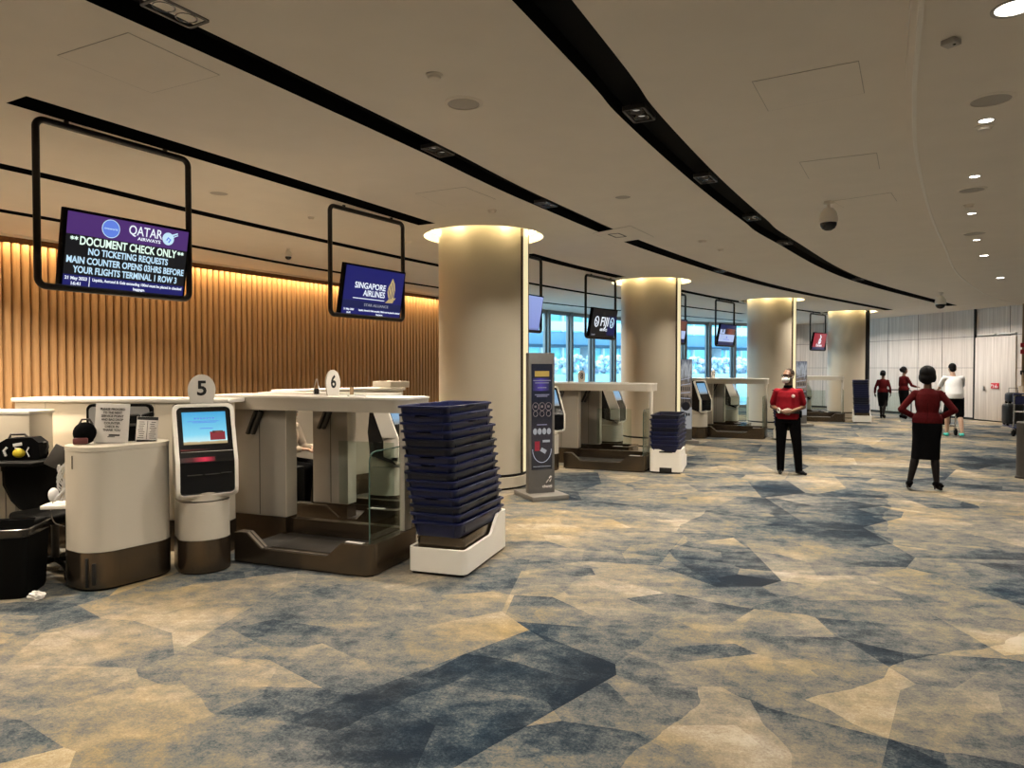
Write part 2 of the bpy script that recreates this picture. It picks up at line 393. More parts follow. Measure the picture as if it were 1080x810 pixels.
def build_setting():
    # floor
    bm = bmesh.new()
    bm.faces.new([bm.verts.new((x, y, 0)) for x, y in [(-13, -6), (20, -6), (20, 17), (15.4, 19.8), (15.0, 23), (13.9, 29.6), (12, 30.6), (10.3, 30.1), (6.8, 28.4), (3.8, 26.2), (.7, 22.5), (-2.05, 18.6), (-13, 1.0)]])
    fl = struct('floor', bm, 'carpet')
    # main ceiling with its slots and pillar coves left open
    holes = []
    for k, c in SLOT.items():
        w = SLOTW[k]/2; holes.append([(p.x, p.y) for p in offset2(c, w)]+[(p.x, p.y) for p in reversed(offset2(c, -w))])
    circ = [[(x+.84*math.cos(2*PI*k/48), y+.84*math.sin(2*PI*k/48)) for k in range(48)] for x, y in PILLARS]
    outer = [(p.x, p.y) for p in SOFFIT]+[(15.2, 19.8), (15.1, 22.8), (13.9, 29.7), (12, 30.6), (10.3, 30.1), (6.8, 28.4), (3.8, 26.2), (.7, 22.5), (-2.05, 18.6), (-13, .8), (-13, -6)]
    struct('ceiling', cdt_face([outer]+holes+circ, H), 'ceil')
    # slots: black channels recessed into the ceiling
    for i, hl in enumerate(holes):
        bm = bmesh.new(); n = len(hl)
        lo = [bm.verts.new((x, y, H-.001)) for x, y in hl]; hi = [bm.verts.new((x, y, H+.11)) for x, y in hl]
        for k in range(n): bm.faces.new((lo[k], lo[(k+1) % n], hi[(k+1) % n], hi[k]))
        h = n//2
        for k in range(h-1): bm.faces.new((hi[k], hi[k+1], hi[n-2-k], hi[n-1-k]))
        struct('trim_%d' % (i+1), bm, 'matt', smooth=False)
    # lower ceiling on the right and the curved fascia between the two heights
    lp = [(p.x, p.y) for p in SOFFIT]+[(15.2, 19.9), (20.3, 17), (20.3, -6)]
    struct('ceiling_right', cdt_face([lp], ZR), 'ceil2')
    b = MB(); o1, o2 = offset2(SOFFIT, -.035), offset2(SOFFIT, -.06)
    b.rings([[Vector((p.x, p.y, H-.004)), Vector((q.x, q.y, ZR-.006)), Vector((r.x, r.y, ZR-.006)), Vector((r.x, r.y, H+.03)), Vector((p.x, p.y, H+.03))] for p, q, r in zip(SOFFIT, o1, o2)]); struct('trim_9', b.bm, 'white')
    # slat wall
    a, c = Vector(SLATS[0]), Vector(SLATS[1]); d = (c-a).normalized(); nrm = Vector((d.y, -d.x)); Lw = (c-a).length
    b = MB(); b.wall([(a.x-nrm.x*.06, a.y-nrm.y*.06, H), (c.x-nrm.x*.06, c.y-nrm.y*.06, H)], .1, 0)
    wl = struct('wall_left', b.bm, 'slatback')
    b = MB(); k = 0; s = 3.2
    while s < Lw-.05:
        p = a+d*s; w, dp = .050, .058
        prof = [(-w, -.06), (-w, dp*.3), (-w*.86, dp*.66), (-w*.55, dp*.92), (0, dp), (w*.55, dp*.92), (w*.86, dp*.66), (w, dp*.3), (w, -.06)]
        b.prism([(p.x+d.x*x+nrm.x*y, p.y+d.y*x+nrm.y*y) for x, y in prof], .02, H-.1); s += .119; k += 1
    b.build('slats', 'slat', wl, angle=60)
    # pocket with the wall-washing lamp line above the slats
    b = MB(); q0, q1 = a+d*3+nrm*.16, c+nrm*.16
    b.wall([(q0.x, q0.y, H+.05), (q1.x, q1.y, H+.05)], -.02, H-.03); struct('trim_10', b.bm, 'ceil')
    # windows: one bay each
    ws = spline(WIN, 24); L = [0]
    for p, q in zip(ws[:-1], ws[1:]): L.append(L[-1]+(q-p).length)
    def wp(s):
        for i in range(len(L)-1):
            if L[i+1] >= s or i == len(L)-2:
                return ws[i].lerp(ws[i+1], (s-L[i])/(L[i+1]-L[i]))
    n = int(L[-1]/1.3); st = L[-1]/n
    for i in range(n):
        p, q = wp(i*st), wp((i+1)*st); dd = (q-p).normalized(); lh = (q-p).length; ang = math.atan2(dd.y, dd.x)
        rt = Matrix.Rotation(ang, 4, 'Z')
        def loc(x, y, z): return (p.x+dd.x*x-dd.y*y, p.y+dd.y*x+dd.x*y, z)
        b = MB()
        b.box(loc(0, 0, H/2), (.12, .22, H), rt, .01)
        b.box(loc(lh/2, .02, H-.06), (lh, .12, .12), rt); b.box(loc(lh/2, .02, .06), (lh, .12, .12), rt)
        b.box(loc(.14, .03, H/2), (.045, .1, H), rt, .006); b.box(loc(lh-.1, .03, H/2), (.045, .1, H), rt, .006)
        w = struct('window_%d' % (i+1), b.bm, 'mull')
        g = MB(); g.box(loc(lh/2, .05, H/2), (lh-.1, .012, H-.2), rt); g.build('pane', 'winglass', w)
    # far curved wall of pale wood panels
    fs = spline(FAR, 10)
    b = MB(); b.wall([(p.x, p.y, H+.1) for p in fs], .15, 0); wf = struct('wall_far', b.bm, 'farwood')
    b = MB(); b.wall([(p.x-.02*0, p.y, .07) for p in offset2(fs, -.012)], .02, 0); struct('baseboard_far', b.bm, 'plinth')
    # shadow gaps between the panels
    b = MB(); inner = offset2(fs, -.004); acc = 0; nxt = .6
    for i in range(len(inner)-1):
        acc += (inner[i+1]-inner[i]).length
        if acc > nxt:
            p = inner[i]; nxt += 1.22; b.cyl((p.x, p.y, .07), (p.x, p.y, H), .007, n=6)
    b.wall([(p.x, p.y, 2.645) for p in inner], .01, 2.633); b.wall([(p.x, p.y, 1.655) for p in inner[14:]], .01, 1.645)
    b.build('panel_gap', 'dgrey', wf, smooth=False)
    # metal cover lines near the top of the right-hand panels
    # dark door post line and the door in the far wall
    p0 = at(1028.5, 440, 0); p1 = at(1072, 440, 0)
    return fl
def wall_pt(px, z):
    """point on the far wall seen at picture column px"""
    k = (px-540)/F_PX; fs = spline(FAR, 30); best = None
    for p, q in zip(fs[:-1], fs[1:]):
        fa, fb = p.x-k*p.y, q.x-k*q.y
        if fa*fb <= 0:
            t = fa/(fa-fb) if fa != fb else 0; r = p.lerp(q, t); dd = (q-p).normalized()
            if best is None or r.y < best[0].y: best = (r, dd)
    r, dd = best; return Vector((r.x, r.y, z)), math.atan2(dd.y, dd.x)+PI

def build_setting2():
    # door set into the far wall (between the two dark lines)
    a, ang = wall_pt(1029, 0); c, _ = wall_pt(1073, 0); d = (c-a).normalized(); nrm = Vector((d.y, -d.x, 0))
    if nrm.dot(Vector((-1, -.6, 0))) < 0: nrm = -nrm
    rz = math.atan2(d.y, d.x); w = (c-a).length; mid = (a+c)/2+nrm*.03
    b = MB(); b.box((mid.x, mid.y, 1.32), (w-.03, .05, 2.56), (0, 0, rz), .004); dr = struct('door_1', b.bm, 'farwood')
    b = MB(); q = a+nrm*.045; b.box((q.x, q.y, H/2), (.05, .05, H), (0, 0, rz)); struct('trim_11', b.bm, 'plinth')
    b = MB(); h = a+d*.42+nrm*.08; b.box((h.x, h.y, 1.02), (.03, .04, .16), (0, 0, rz), .004); b.cyl((h.x, h.y, 1.05), (h.x+nrm.x*.06+d.x*.10, h.y+nrm.y*.06+d.y*.1, 1.05), .01, n=10)
    b.build('door_handle', 'steel', dr)
    # slim bright metal covers over the door
    b = MB(); m2 = mid+nrm*.01
    for s in (-.22, .28): b.box((m2.x+d.x*w*s, m2.y+d.y*w*s, 2.68), (w*.42, .07, .035), (0, 0, rz), .004)
    struct('trim_12', b.bm, 'white')
    # red notice with white marks beside the door handle
    s, ra = wall_pt(1052, 1.05); s = s+nrm*.075; s.z = at_z(1052, 407, s)
    t = thing('wall_sign', 'small red sign with white pictograms on the pale wood door at the far end', 'sign', s, rz if math.sin(rz) < 0 else rz+PI)
    t.rotation_euler.z = math.atan2(-nrm.x, nrm.y)+PI
    MB().box((0, -.008, 0), (.30, .016, .17), bev=.004).build('board', 'redsign', t)
    b = MB(); b.prism([(-.13, .05), (-.13, -.02), (-.07, .03)], -.0185, -.0165, xz())
    for x, h in ((-.045, .09), (.02, .06), (.055, .10), (.105, .05)): b.box((x, -.0175, -.055+h/2), (.03, .002, h))
    b.build('pictogram', 'paper', t, smooth=False)
    # tan return wall at the right edge of the view
    b = MB(); b.wall([(14.70, 20.5, H), (13.90, 19.4, H), (20.2, 17.0, H)], .2, 0); wr = struct('wall_right', b.bm, 'tan')
    # rest of the hall, outside the picture
    b = MB(); b.wall([(20.2, 17.2, H), (20.2, -6, H)], .15, 0); struct('wall_side', b.bm, 'wall')
    b = MB(); b.wall([(20.2, -6, H+.1), (-13, -6, H+.1), (-13, 1.0, H+.1), (-12.1, 1.5, H+.1)], .15, 0); struct('wall_back', b.bm, 'wall')
    # dark wall plates on the tan wall
    for i, (px, py, z) in enumerate(((1078.6, 364, 0), (1078.6, 371, 0), (1078.6, 393, 0))):
        kx = (px-540)/F_PX; dd = Vector((6.34, -2.4)).normalized(); s = (kx*19.4-13.86)/(dd.x-kx*dd.y)
        p = Vector((13.86+dd.x*s, 19.4+dd.y*s, 0)); p.z = at_z(px, py, p)
        o = MB().box((p.x-.01, p.y-.02, p.z), (.13, .03, .12), (0, 0, math.atan2(dd.y, dd.x)), .008).build('wall_plate', 'redsign' if i < 2 else 'dgrey')
        tag(o, ['topmost of the small dark red plates on the tan wall at the right edge', 'dark red plate just below the topmost one on the tan wall', 'lowest dark plate on the tan wall at the right edge, level with heads'][i], 'wall plate')
def at_z(px, py, p):
    """height of picture row py at the plan position p"""
    d = ray(px, py); t = math.hypot(p[0], p[1])/math.hypot(d.x, d.y); return CAM_H+d.z*t

def build_pillars():
    az = [-22, -34, -43, -50]
    L = ['nearest and largest round cream pillar, right of the slatted wood wall',
         'second round cream pillar, behind the second stack of blue trays, with a lit right edge',
         'third round cream pillar, behind the man in the red polo shirt',
         'farthest round pale pillar with a dark right edge, in front of the pale wood wall']
    for i, (x, y) in enumerate(PILLARS):
        t = thing('round_pillar', L[i], 'pillar', (x, y, 0), 0, 'round pillars along the counters'); r = .635
        b = MB(); b.lathe([(r, .21), (r, H+.14)], n=72); b.build('shaft', 'pillar', t)
        b = MB(); b.lathe([(r-.03, 0), (r-.03, .03), (r-.03, .215)], n=72); b.build('recess', 'plinth', t)
        b = MB(); b.lathe([(r+.012, .03), (r+.012, .17)], n=72); b.build('plinth_band', 'pillar', t)
        f = R(az[i]); b = MB()
        def arc(a0, a1, r0, r1, z0, z1, mb):
            n = 4; pl = [(r1*math.cos(a0+(a1-a0)*k/n), r1*math.sin(a0+(a1-a0)*k/n)) for k in range(n+1)]+[(r0*math.cos(a1-(a1-a0)*k/n), r0*math.sin(a1-(a1-a0)*k/n)) for k in range(n+1)]
            mb.prism(pl, z0, z1)
        arc(f-R(13), f-R(9), r-.01, r+.012, .21, H+.1, b); arc(f+R(9), f+R(11), r-.01, r+.014, .21, H+.1, b)
        b.build('strip_frame', 'bronze' if i < 3 else 'matt', t, angle=20)
        if i < 3:
            b = MB(); arc(f-R(9), f+R(9), r-.01, r+.006, .22, H+.08, b); b.build('light_strip', 'strip', t)
        else:
            b = MB(); arc(f-R(9), f+R(9), r-.01, r+.006, .22, H+.08, b); b.build('unlit_strip', 'matt', t)
        b = MB(); b.lathe([(.70, H+.10), (.76, H+.10), (.76, H+.125), (.70, H+.125)], n=64, close=True); b.build('ring_light', 'ring', t)
        # cove in the ceiling
        b = MB(); b.lathe([(.84, H-.002), (.86, H-.002), (.86, H+.16), (.60, H+.16), (.60, H+.15), (.84, H+.15)], (x, y, 0), n=64, close=True)
        struct('trim_%d' % (13+i), b.bm, 'white')
        ring_lamp(x, y)
def ring_lamp(x, y):
    for k in range(6):
        a = 2*PI*k/6
        ld = bpy.data.lights.new('ring_glow', 'POINT'); ld.energy = LP['ring']; ld.color = (1, .80, .45); ld.shadow_soft_size = .04
        o = bpy.data.objects.new('ring_glow', ld); o.location = (x+.74*math.cos(a), y+.74*math.sin(a), H+.06); link(o)

LP = dict(ring=2.4, slot=44, down=30, wash=14, far=32)
def lamp(p, e, size=.09, spread=120, col=(1, .90, .76), name='downlight_or_fill_glow', shape='DISK'):  # serves the downlights and also the added lamps that have no fixture
    ld = bpy.data.lights.new(name, 'AREA'); ld.shape = shape; ld.size = size; ld.energy = e; ld.color = col; ld.spread = R(spread)
    o = bpy.data.objects.new(name, ld); o.location = p; link(o); return o

def build_ceiling_things():
    ordn = ['nearest', 'second', 'third', 'fourth', 'fifth', 'sixth', 'seventh']
    # spotlights sitting inside the slots
    def near_slot(p, c):
        return min(range(len(c)), key=lambda i: (c[i]-p.to_2d()).length)
    for sl, pts, nm in (('A', [(185, 13), (462, 159.5), (576, 215.5), (651, 248), (760, 286)], 'black slot above the nearest pillar'),
                        ('B', [(674, 121), (744, 189), (793, 230), (828, 256.5), (905, 295)], 'wide black slot mid picture')):
        for i, (x, y) in enumerate(pts):
            p = at(x, y, H); c = SLOT[sl]; k = near_slot(p, c); dd = (c[min(k+1, len(c)-1)]-c[max(k-1, 0)]).normalized(); rz = math.atan2(dd.y, dd.x)
            lit = sl == 'A' and i == 0
            t = thing('recessed_spotlight', '%s %sspotlight, from the viewer, in the %s' % (ordn[i], 'brightly lit twin ' if lit else '', nm), 'spotlight', (p.x, p.y, H+.005), rz, 'spotlights in the black ceiling slots')
            b = MB(); b.wall([(a, c_, .02) for a, c_ in rrect(.30, .17, .02)], .018, -.012, closed=True); b.build('bezel', 'dgrey', t)
            for s in (-.065, .065):
                b = MB(); b.lathe([(.050, -.008), (.056, -.008), (.040, .055), (.03, .055)], (s, 0, 0), n=20, close=True); b.build('reflector', 'bulb_off', t)
                b = MB(); b.sph((s, 0, .02), (.034, .034, .016)); b.build('bulb', 'bulb' if lit else 'lens', t)
            lamp((p.x, p.y, H-.02), LP['slot'])
    # more lamps of the same slots, outside the picture (above and behind the viewer)
    for x, y in ((-3.0, 2.0), (-1.2, .7), (-.4, 2.5), (-5.6, .2), (-2.8, -2), (.4, -3), (2.9, -1.5), (5.5, 1.5), (-7.5, -2.5)):
        lamp((x, y, H-.02 if x < 1 else ZR-.03), LP['slot']*.8)
    for x, y in ((5.0, 11.5), (7.3, 14.0), (9.2, 16.8), (10.8, 19.0), (12.4, 21.4), (9.4, 21.6), (6.2, 16.8)):  # lamps without fixtures, added near the slots to brighten the far floor
        lamp((x, y, H-.02 if x < 9 else H-.02), LP['slot'])
    for x, y in (SLOT['A'][-6], SLOT['B'][-6], SLOT['B'][-16]):
        lamp((x, y, H-.02), LP['slot'])
    # lamps added above and behind the desks, without fixtures, to brighten the ceiling
    for x, y in ((-4.9, 6.2), (-3.9, 7.7), (-6.0, 6.4), (-5.6, 8.2), (-4.6, 9.8), (-3.6, 9.4), (-2.3, 10.9), (-.9, 13.0), (1.1, 16.0), (3.4, 18.6), (5.6, 21.2), (8.6, 24.0), (-6.2, 8.6), (-4.9, 4.4)):
        lamp((x, y, H-.03), LP['slot']*2.1, col=(1, .84, .64))
    # round downlights of the lower ceiling
    for i, (x, y, s, lit) in enumerate(((1070, 8, .10, 1), (1040, 127, .055, 1), (1028, 186, .05, 1), (1025, 225, .05, 1), (1030, 253, .05, 1), (1038, 269.5, .07, 1), (1055, 293, .08, 1))):
        p = at(x, y, ZR)
        t = thing('round_downlight', '%s lit round downlight, counted from the viewer, in the lower ceiling' % ordn[i], 'downlight', p, 0, 'downlights in the lower ceiling')
        b = MB(); b.lathe([(s*.82, -.004), (s, -.006), (s, .004), (s*.82, .004)], n=28, close=True); b.build('rim', 'lgrey', t)
        b = MB(); b.lathe([(s*.8, -.001), (s*.8, .001)], n=28); b.build('lens', 'bulb', t)
        lamp((p.x, p.y, ZR-.03), LP['down'])
    for x, y in ((5.2, 5.0), (8.6, 8.5), (12, 13), (9.5, 4), (14, 9), (12.5, 15.8), (16.5, 14)):
        lamp((x, y, ZR-.03), LP['down'])
    # lamps washing the far wall
    for px in (850, 892, 925, 950, 975, 1000, 1030, 1055):
        p, ang = wall_pt(px, H-.05); lamp((p.x-1.25, p.y-.75, H-.03), LP['far'], spread=140, col=(1, .93, .86))
    # grilles and detectors
    sp = [(489, 109, .135, 'round grey speaker grille in the ceiling above the nearest pillar', H), (657, 207.5, .10, 'small round grey speaker grille between the two long ceiling slots', H),
          (1045, 105, .14, 'round grey speaker grille in the lower ceiling at the upper right, nearest the viewer', ZR), (1025, 200, .13, 'round grey speaker grille in the lower ceiling, second from the viewer', ZR),
          (1028, 246, .15, 'round grey speaker grille in the lower ceiling, farthest from the viewer', ZR), (231, 203.5, .11, 'round pale vent disc in the ceiling right of the first hanging screen', H)]
    for x, y, r, lb, z in sp:
        p = at(x, y, z); t = thing('ceiling_speaker', lb, 'ceiling speaker', p)
        b = MB(); b.lathe([(r*.82, -.008), (r, -.002), (r, .002), (r*.82, .002)], n=36, close=True); b.build('rim', 'ceil2', t)
        b = MB(); b.lathe([(r*.83, -.004), (r*.83, .001)], n=36); b.build('grille', 'grille', t)
    dt = [(458, 79, .055, 'small white smoke detector in the ceiling, above and left of the round grille', H), (519, 222, .055, 'small pale detector beside the square hatch above the nearest pillar', H),
          (741, 254, .07, 'small white smoke detector between the long slots, in front of the second pillar', H), (328, 229, .04, 'tiny sprinkler head in the ceiling between the first two hanging screens', H),
          (430, 255, .06, 'small round detector just left of the nearest pillar ring', H), (760, 263, .05, 'tiny detector between the long slots, right of the one facing the second pillar', H),
          (1038, 133.5, .06, 'slim detector beside a lit downlight in the lower ceiling', ZR), (1022, 216, .05, 'tiny sprinkler cap in the lower ceiling below the second round grille', ZR), (925, 338*0+322, .05, 'tiny sprinkler cap in the ceiling near the end of the middle slot', H)]
    for x, y, r, lb, z in dt:
        p = at(x, y, z); o = MB().lathe([(r*.25, -.034), (r*.7, -.028), (r*.8, -.012), (r, -.008), (r, .001)], n=24).build('smoke_detector', 'ceil2'); o.location = p
        tag(o, lb, 'smoke detector')
    p = at(1003, 42, ZR); t = thing('emergency_beacon', 'small square white box with a dark eye on the lower ceiling at the upper right', 'detector', p, R(30)); t.scale = (.6,)*3
    MB().box((0, 0, -.025), (.12, .12, .05), bev=.008).build('body', 'lgrey', t); b = MB(); b.sph((0, -.03, -.05), (.014, .014, .008)); b.build('eye', 'black', t)
    # flush hatches with a shadow gap
    for q, lb in (([(60, 58), (135, 34), (232, 79), (160, 98)], 'large square ceiling hatch at the upper left, nearest the viewer'),
                  ([(438, 204), (490, 197), (523, 210), (470, 218)], 'square ceiling hatch above the nearest pillar'),
                  ([(793, 86), (906, 64), (912, 98), (810, 117)], 'square ceiling hatch right of the middle slot, nearest of the three there'),
                  ([(843, 171), (925, 161), (928, 178), (853, 188.5)], 'square ceiling hatch just above the white dome camera'),
                  ([(878, 212), (940, 203), (946, 212), (890, 219)], 'faint square ceiling hatch right behind the white dome camera'),
                  ([(625, 246), (665, 238), (690, 250), (650, 256)], 'faint square ceiling hatch in front of the second pillar')):
        P = [at(x, y, H) for x, y in q]; c = sum(P, Vector())/4; t = thing('ceiling_hatch', lb, 'hatch', c)
        P = [p-c for p in P]
        def shr(k): return [(p.x*k, p.y*k) for p in P]
        b = MB(); b.prism(shr(.985), -.003, .0); b.build('leaf', 'ceil', t, smooth=False)
        b = MB(); o, i_ = shr(1.0), shr(.985)
        b.rings([[Vector((*o[k], -.002)), Vector((*o[k], 0)), Vector((*i_[k], 0)), Vector((*i_[k], -.002))] for k in range(4)], close=True); b.build('gap_frame', 'grille', t, smooth=False)
    # dome cameras
    for x, y, s, lb in ((874, 213, 1.0, 'large white dome camera hanging from the ceiling right of the middle slot'), (992, 308.5, 1.25, 'white dome camera hanging far off near the end of the middle slot'), (304, 262, .55, 'small black and white dome camera left of the nearest pillar')):
        p = at(x, y, H); t = thing('dome_camera', lb, 'camera', p); t.scale = (s,)*3
        b = MB(); b.cyl((0, 0, 0), (0, 0, -.03), .05); b.cyl((0, 0, -.03), (0, 0, -.07), .022); b.build('mount', 'white', t)
        b = MB(); b.lathe([(.02, -.065), (.05, -.075), (.085, -.12), (.098, -.18), (.10, -.225), (.09, -.235)], n=32); b.build('housing', 'white', t)
        b = MB(); b.lathe([(.088, -.233), (.085, -.262), (.066, -.295), (.035, -.315), (.006, -.32)], n=32); b.build('dome', 'black', t)

def build_outside():
    # street level beyond the glass
    b = MB(); b.prism([(-14, 22), (-2.3, 19.4), (.5, 23.2), (3.6, 26.9), (6.6, 29.1), (10.2, 30.8), (40, 34), (40, 80), (-30, 80)], -.25, -.15); struct('floor_outside', b.bm, 'asphalt')
    wl = []
    for i, (x0, y0, x1, y1) in enumerate(((-2, 30.5, 7.2, 36.3), (8.2, 37.0, 18.5, 39.4))):
        c = Vector(((x0+x1)/2, (y0+y1)/2)); d = Vector((x1-x0, y1-y0)); rz = math.atan2(d.y, d.x); ln = d.length
        o = MB().box((0, 0, .6), (ln, .9, 1.5), bev=.03).build('planter_box', 'outpanel'); o.location = (c.x, c.y, 0); o.rotation_euler.z = rz
        tag(o, ['long pale blue planter wall outside the windows behind the nearest pillar', 'long pale blue planter wall outside the windows right of the second pillar'][i], 'planter')
        # flowering hedge growing in it
        b = MB()
        for k in range(int(ln/.22)):
            for j in range(5):
                q = Vector((-ln/2+.22*k+random.uniform(-.1, .1), random.uniform(-.4, .4), 1.4+random.uniform(0, .75)))
                b.sph(q, (random.uniform(.12, .2),)*3, u=7, v=5)
        h = b.build('flowering_hedge', 'flowers', smooth=False); h.location = (c.x, c.y, 0); h.rotation_euler.z = rz; h['kind'] = 'stuff'
        tag(h, ['hedge with pale pink blossom outside the windows behind the nearest pillar', 'hedge with pale pink blossom outside the windows right of the second pillar'][i], 'hedge')
    t = thing('elevated_road', 'elevated road deck crossing outside behind the windows', 'bridge', (8, 44, 0), R(28))
    MB().box((0, 0, 3.25), (60, 5, .7), bev=.05).build('deck', 'roadblue', t)
    b = MB(); b.box((0, -2.5, 3.9), (60, .12, .5)); b.build('parapet', 'concrete', t)
    for x in (-14, -4, 6, 16): MB().cyl((x, 0, -.2), (x, 0, 2.95), .45).build('pier', 'concrete', t)
    t = thing('terminal_building', 'pale glass-fronted building with white floor bands opposite the windows', 'building', (10, 60, 0), R(30))
    MB().box((0, 4, 10), (90, 8, 20)).build('glazing', 'cyanglass', t)
    b = MB()
    for k in range(6): b.box((0, -.5, 3.4*k+.6), (90, 1.4, .7))
    b.build('floor_band', 'concrete', t)
    b = MB()
    for k in range(46): b.box((-45+2*k, -.1, 10), (.18, .3, 20))
    b.build('mullion', 'concrete', t)
# ================================================================== FURNITURE AND FITTINGS
def more_mats():
    M['lens'] = glow('spot_lens', (1, .93, .82), .30)
    M['grille'] = mat('grey_grille', (.40, .37, .33), .7, var=.1, scale=200)
    M['outpanel'] = mat('pale_blue_panel', (.45, .68, .74), .7, var=.08, scale=1)
    M['cyanglass'] = mat('cyan_facade_glass', (.22, .60, .68), .25, var=.35, scale=.35, stretch=(1, 1, 2.5))
    M['roadblue'] = mat('blue_grey_deck', (.13, .26, .38), .7, var=.1, scale=1)
    m, n, b = nt_mat('hedge_blossom')
    no = n.nodes.new('ShaderNodeTexNoise'); no.inputs['Scale'].default_value = 5; no.inputs['Detail'].default_value = 4
    tc = n.nodes.new('ShaderNodeTexCoord'); n.links.new(tc.outputs['Object'], no.inputs['Vector'])
    cr = ramp(n, [(.35, (.20, .34, .36)), (.46, (.42, .55, .60)), (.54, (.70, .62, .74)), (.65, (.80, .76, .84))], no.outputs['Fac'])
    n.links.new(cr.outputs[0], b.inputs['Base Color']); b.inputs['Roughness'].default_value = .9; M['flowers'] = m
    M['scr_sky'] = glow_ramp('kiosk_sky_picture', [(0, (.42, .30, .14)), (.07, (.50, .40, .22)), (.10, (.55, .85, .90)), (.3, (.22, .66, .86)), (1, (.05, .38, .70))], 'Z', 1.0, .06, 5)
    M['scr_small'] = glow_ramp('kiosk_pale_picture', [(0, (.30, .30, .28)), (.25, (.30, .50, .72)), (1, (.20, .48, .80))], 'Z', .8, .1, 4)
    M['scr_black'] = glow('screen_black', (.007, .007, .009), 1); M['scr_purple'] = glow('screen_purple', (.075, .028, .16), 1)
    M['scr_navy'] = glow('screen_navy', (.013, .014, .13), 1); M['scr_navy2'] = glow('screen_deep_navy', (.010, .014, .075), 1)
    M['scr_lilac'] = glow_ramp('screen_pale_blue', [(0, (.10, .12, .26)), (.08, (.24, .30, .66)), (1, (.30, .38, .74))], 'Z', 1)
    M['scr_red'] = glow('screen_red', (.30, .012, .03), 1); M['scr_brown'] = glow_ramp('screen_brown_picture', [(0, (.03, .01, .01)), (.5, (.22, .05, .03)), (1, (.10, .04, .03))], 'X', 1, .7, 7)
    M['scr_blue'] = glow('screen_mid_blue', (.12, .22, .75), 1); M['scr_pale'] = glow('screen_pale_panel', (.42, .52, .80), 1)
    M['red_led'] = glow_ramp('red_scanner_glow', [(0, (.01, 0, 0)), (.35, (.06, 0, .004)), (.7, (.55, .01, .05)), (1, (.03, 0, 0))], 'X', 1.2)
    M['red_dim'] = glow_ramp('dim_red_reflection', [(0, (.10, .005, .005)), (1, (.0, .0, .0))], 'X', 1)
    M['poster'] = glow_ramp('dark_poster', [(0, (.012, .012, .014)), (.3, (.030, .024, .028)), (.55, (.008, .009, .014)), (.8, (.010, .012, .025)), (1, (.008, .010, .018))], 'Z', 1, .25, 5)
    M['poster_photo'] = glow_ramp('building_poster', [(0, (.05, .04, .035)), (.25, (.16, .12, .09)), (.42, (.02, .02, .02)), (.55, (.22, .17, .13)), (.7, (.10, .09, .085)), (.85, (.36, .38, .40)), (1, (.10, .11, .14))], 'Z', 1, .55, 7)
    M['gold'] = glow('gold_plate', (.42, .28, .07), .9); M['violet'] = glow_ramp('violet_glow', [(0, (.02, .02, .06)), (.5, (.07, .045, .26)), (1, (.02, .02, .05))], 'X', 1)
    M['ringgrey'] = glow('poster_ring', (.13, .10, .095), 1); M['dotgrey'] = glow('poster_disc', (.27, .27, .28), 1); M['capgrey'] = glow('poster_caption', (.17, .16, .22), 1); M['poster_red'] = glow('poster_red', (.22, .02, .03), 1)
    M['case1'] = mat('dark_blue_suitcase', (.012, .016, .028), .4, var=.1); M['case2'] = mat('black_suitcase', (.010, .011, .013), .4, var=.1)
    M['blueframe'] = mat('blue_trolley_frame', (.03, .035, .11), .4, .3, var=.1)
    M['pad'] = mat('scale_plate', (.028, .025, .022), .45, .3, var=.2, scale=40)
    M['screenpane'] = mat('frosted_monitor_back', (.30, .30, .30), .4, var=.03)

def flat(name, pts, y, m, parent, t=.0012, loc=None):
    """thin raised shape of (x, z) points on a face that looks along -y"""
    o = MB().prism(pts, y-t, y, xz()).build(name, m, parent, smooth=False)
    return o
def disc(cx, cz, rx, rz=None, n=28): return [(cx+rx*math.cos(2*PI*k/n), cz+(rz or rx)*math.sin(2*PI*k/n)) for k in range(n)]
def rect(x0, z0, x1, z1): return [(x0, z0), (x1, z0), (x1, z1), (x0, z1)]

# ---------------------------------------------------------------- hanging flight displays
def display(p, q, label, content):
    p, q = Vector(p), Vector(q); d = (q-p); w = 1.23; mid = (p+q)/2; rz = math.atan2(d.y, d.x)
    t = thing('hanging_display', label, 'display', (mid.x, mid.y, H), rz, 'displays hanging over the counters')
    zt, zb, r = -.040, -1.25, .06; pts = []
    for sx, z0, a0 in ((1, zt, 0), (-1, zt, 90), (-1, zb, 180), (1, zb, 270)):
        for k in range(7):
            a = R(a0+15*k); pts.append((sx*(w/2-r)+r*math.cos(a), 0, (z0-r if z0 == zt else z0+r)+r*math.sin(a)))
    MB().tube(pts, .0255, 12, closed=True).build('hanger_frame', 'frame', t)
    b = MB()
    for x in (-.4, .4): b.cyl((x, 0, -.03), (x, 0, .0), .018)
    b.build('ceiling_mount', 'frame', t)
    W, Hh = 1.04, .60
    sc = MB().box((0, .03, 0), (W, .06, Hh), bev=.008).build('screen_housing', 'matt', t)
    sc.location = (.06, -.03, -.955); sc.rotation_euler = (R(10), 0, 0)
    b = MB(); b.box((-.12, .09, .02), (.5, .08, .34), bev=.01); b.build('rear_box', 'matt', sc)
    content(sc, W, Hh)
    return t
def scr(sc, x0, z0, x1, z1, m, name='screen_image', y=-.0005): return flat(name, rect(x0, z0, x1, z1), y, m, sc)
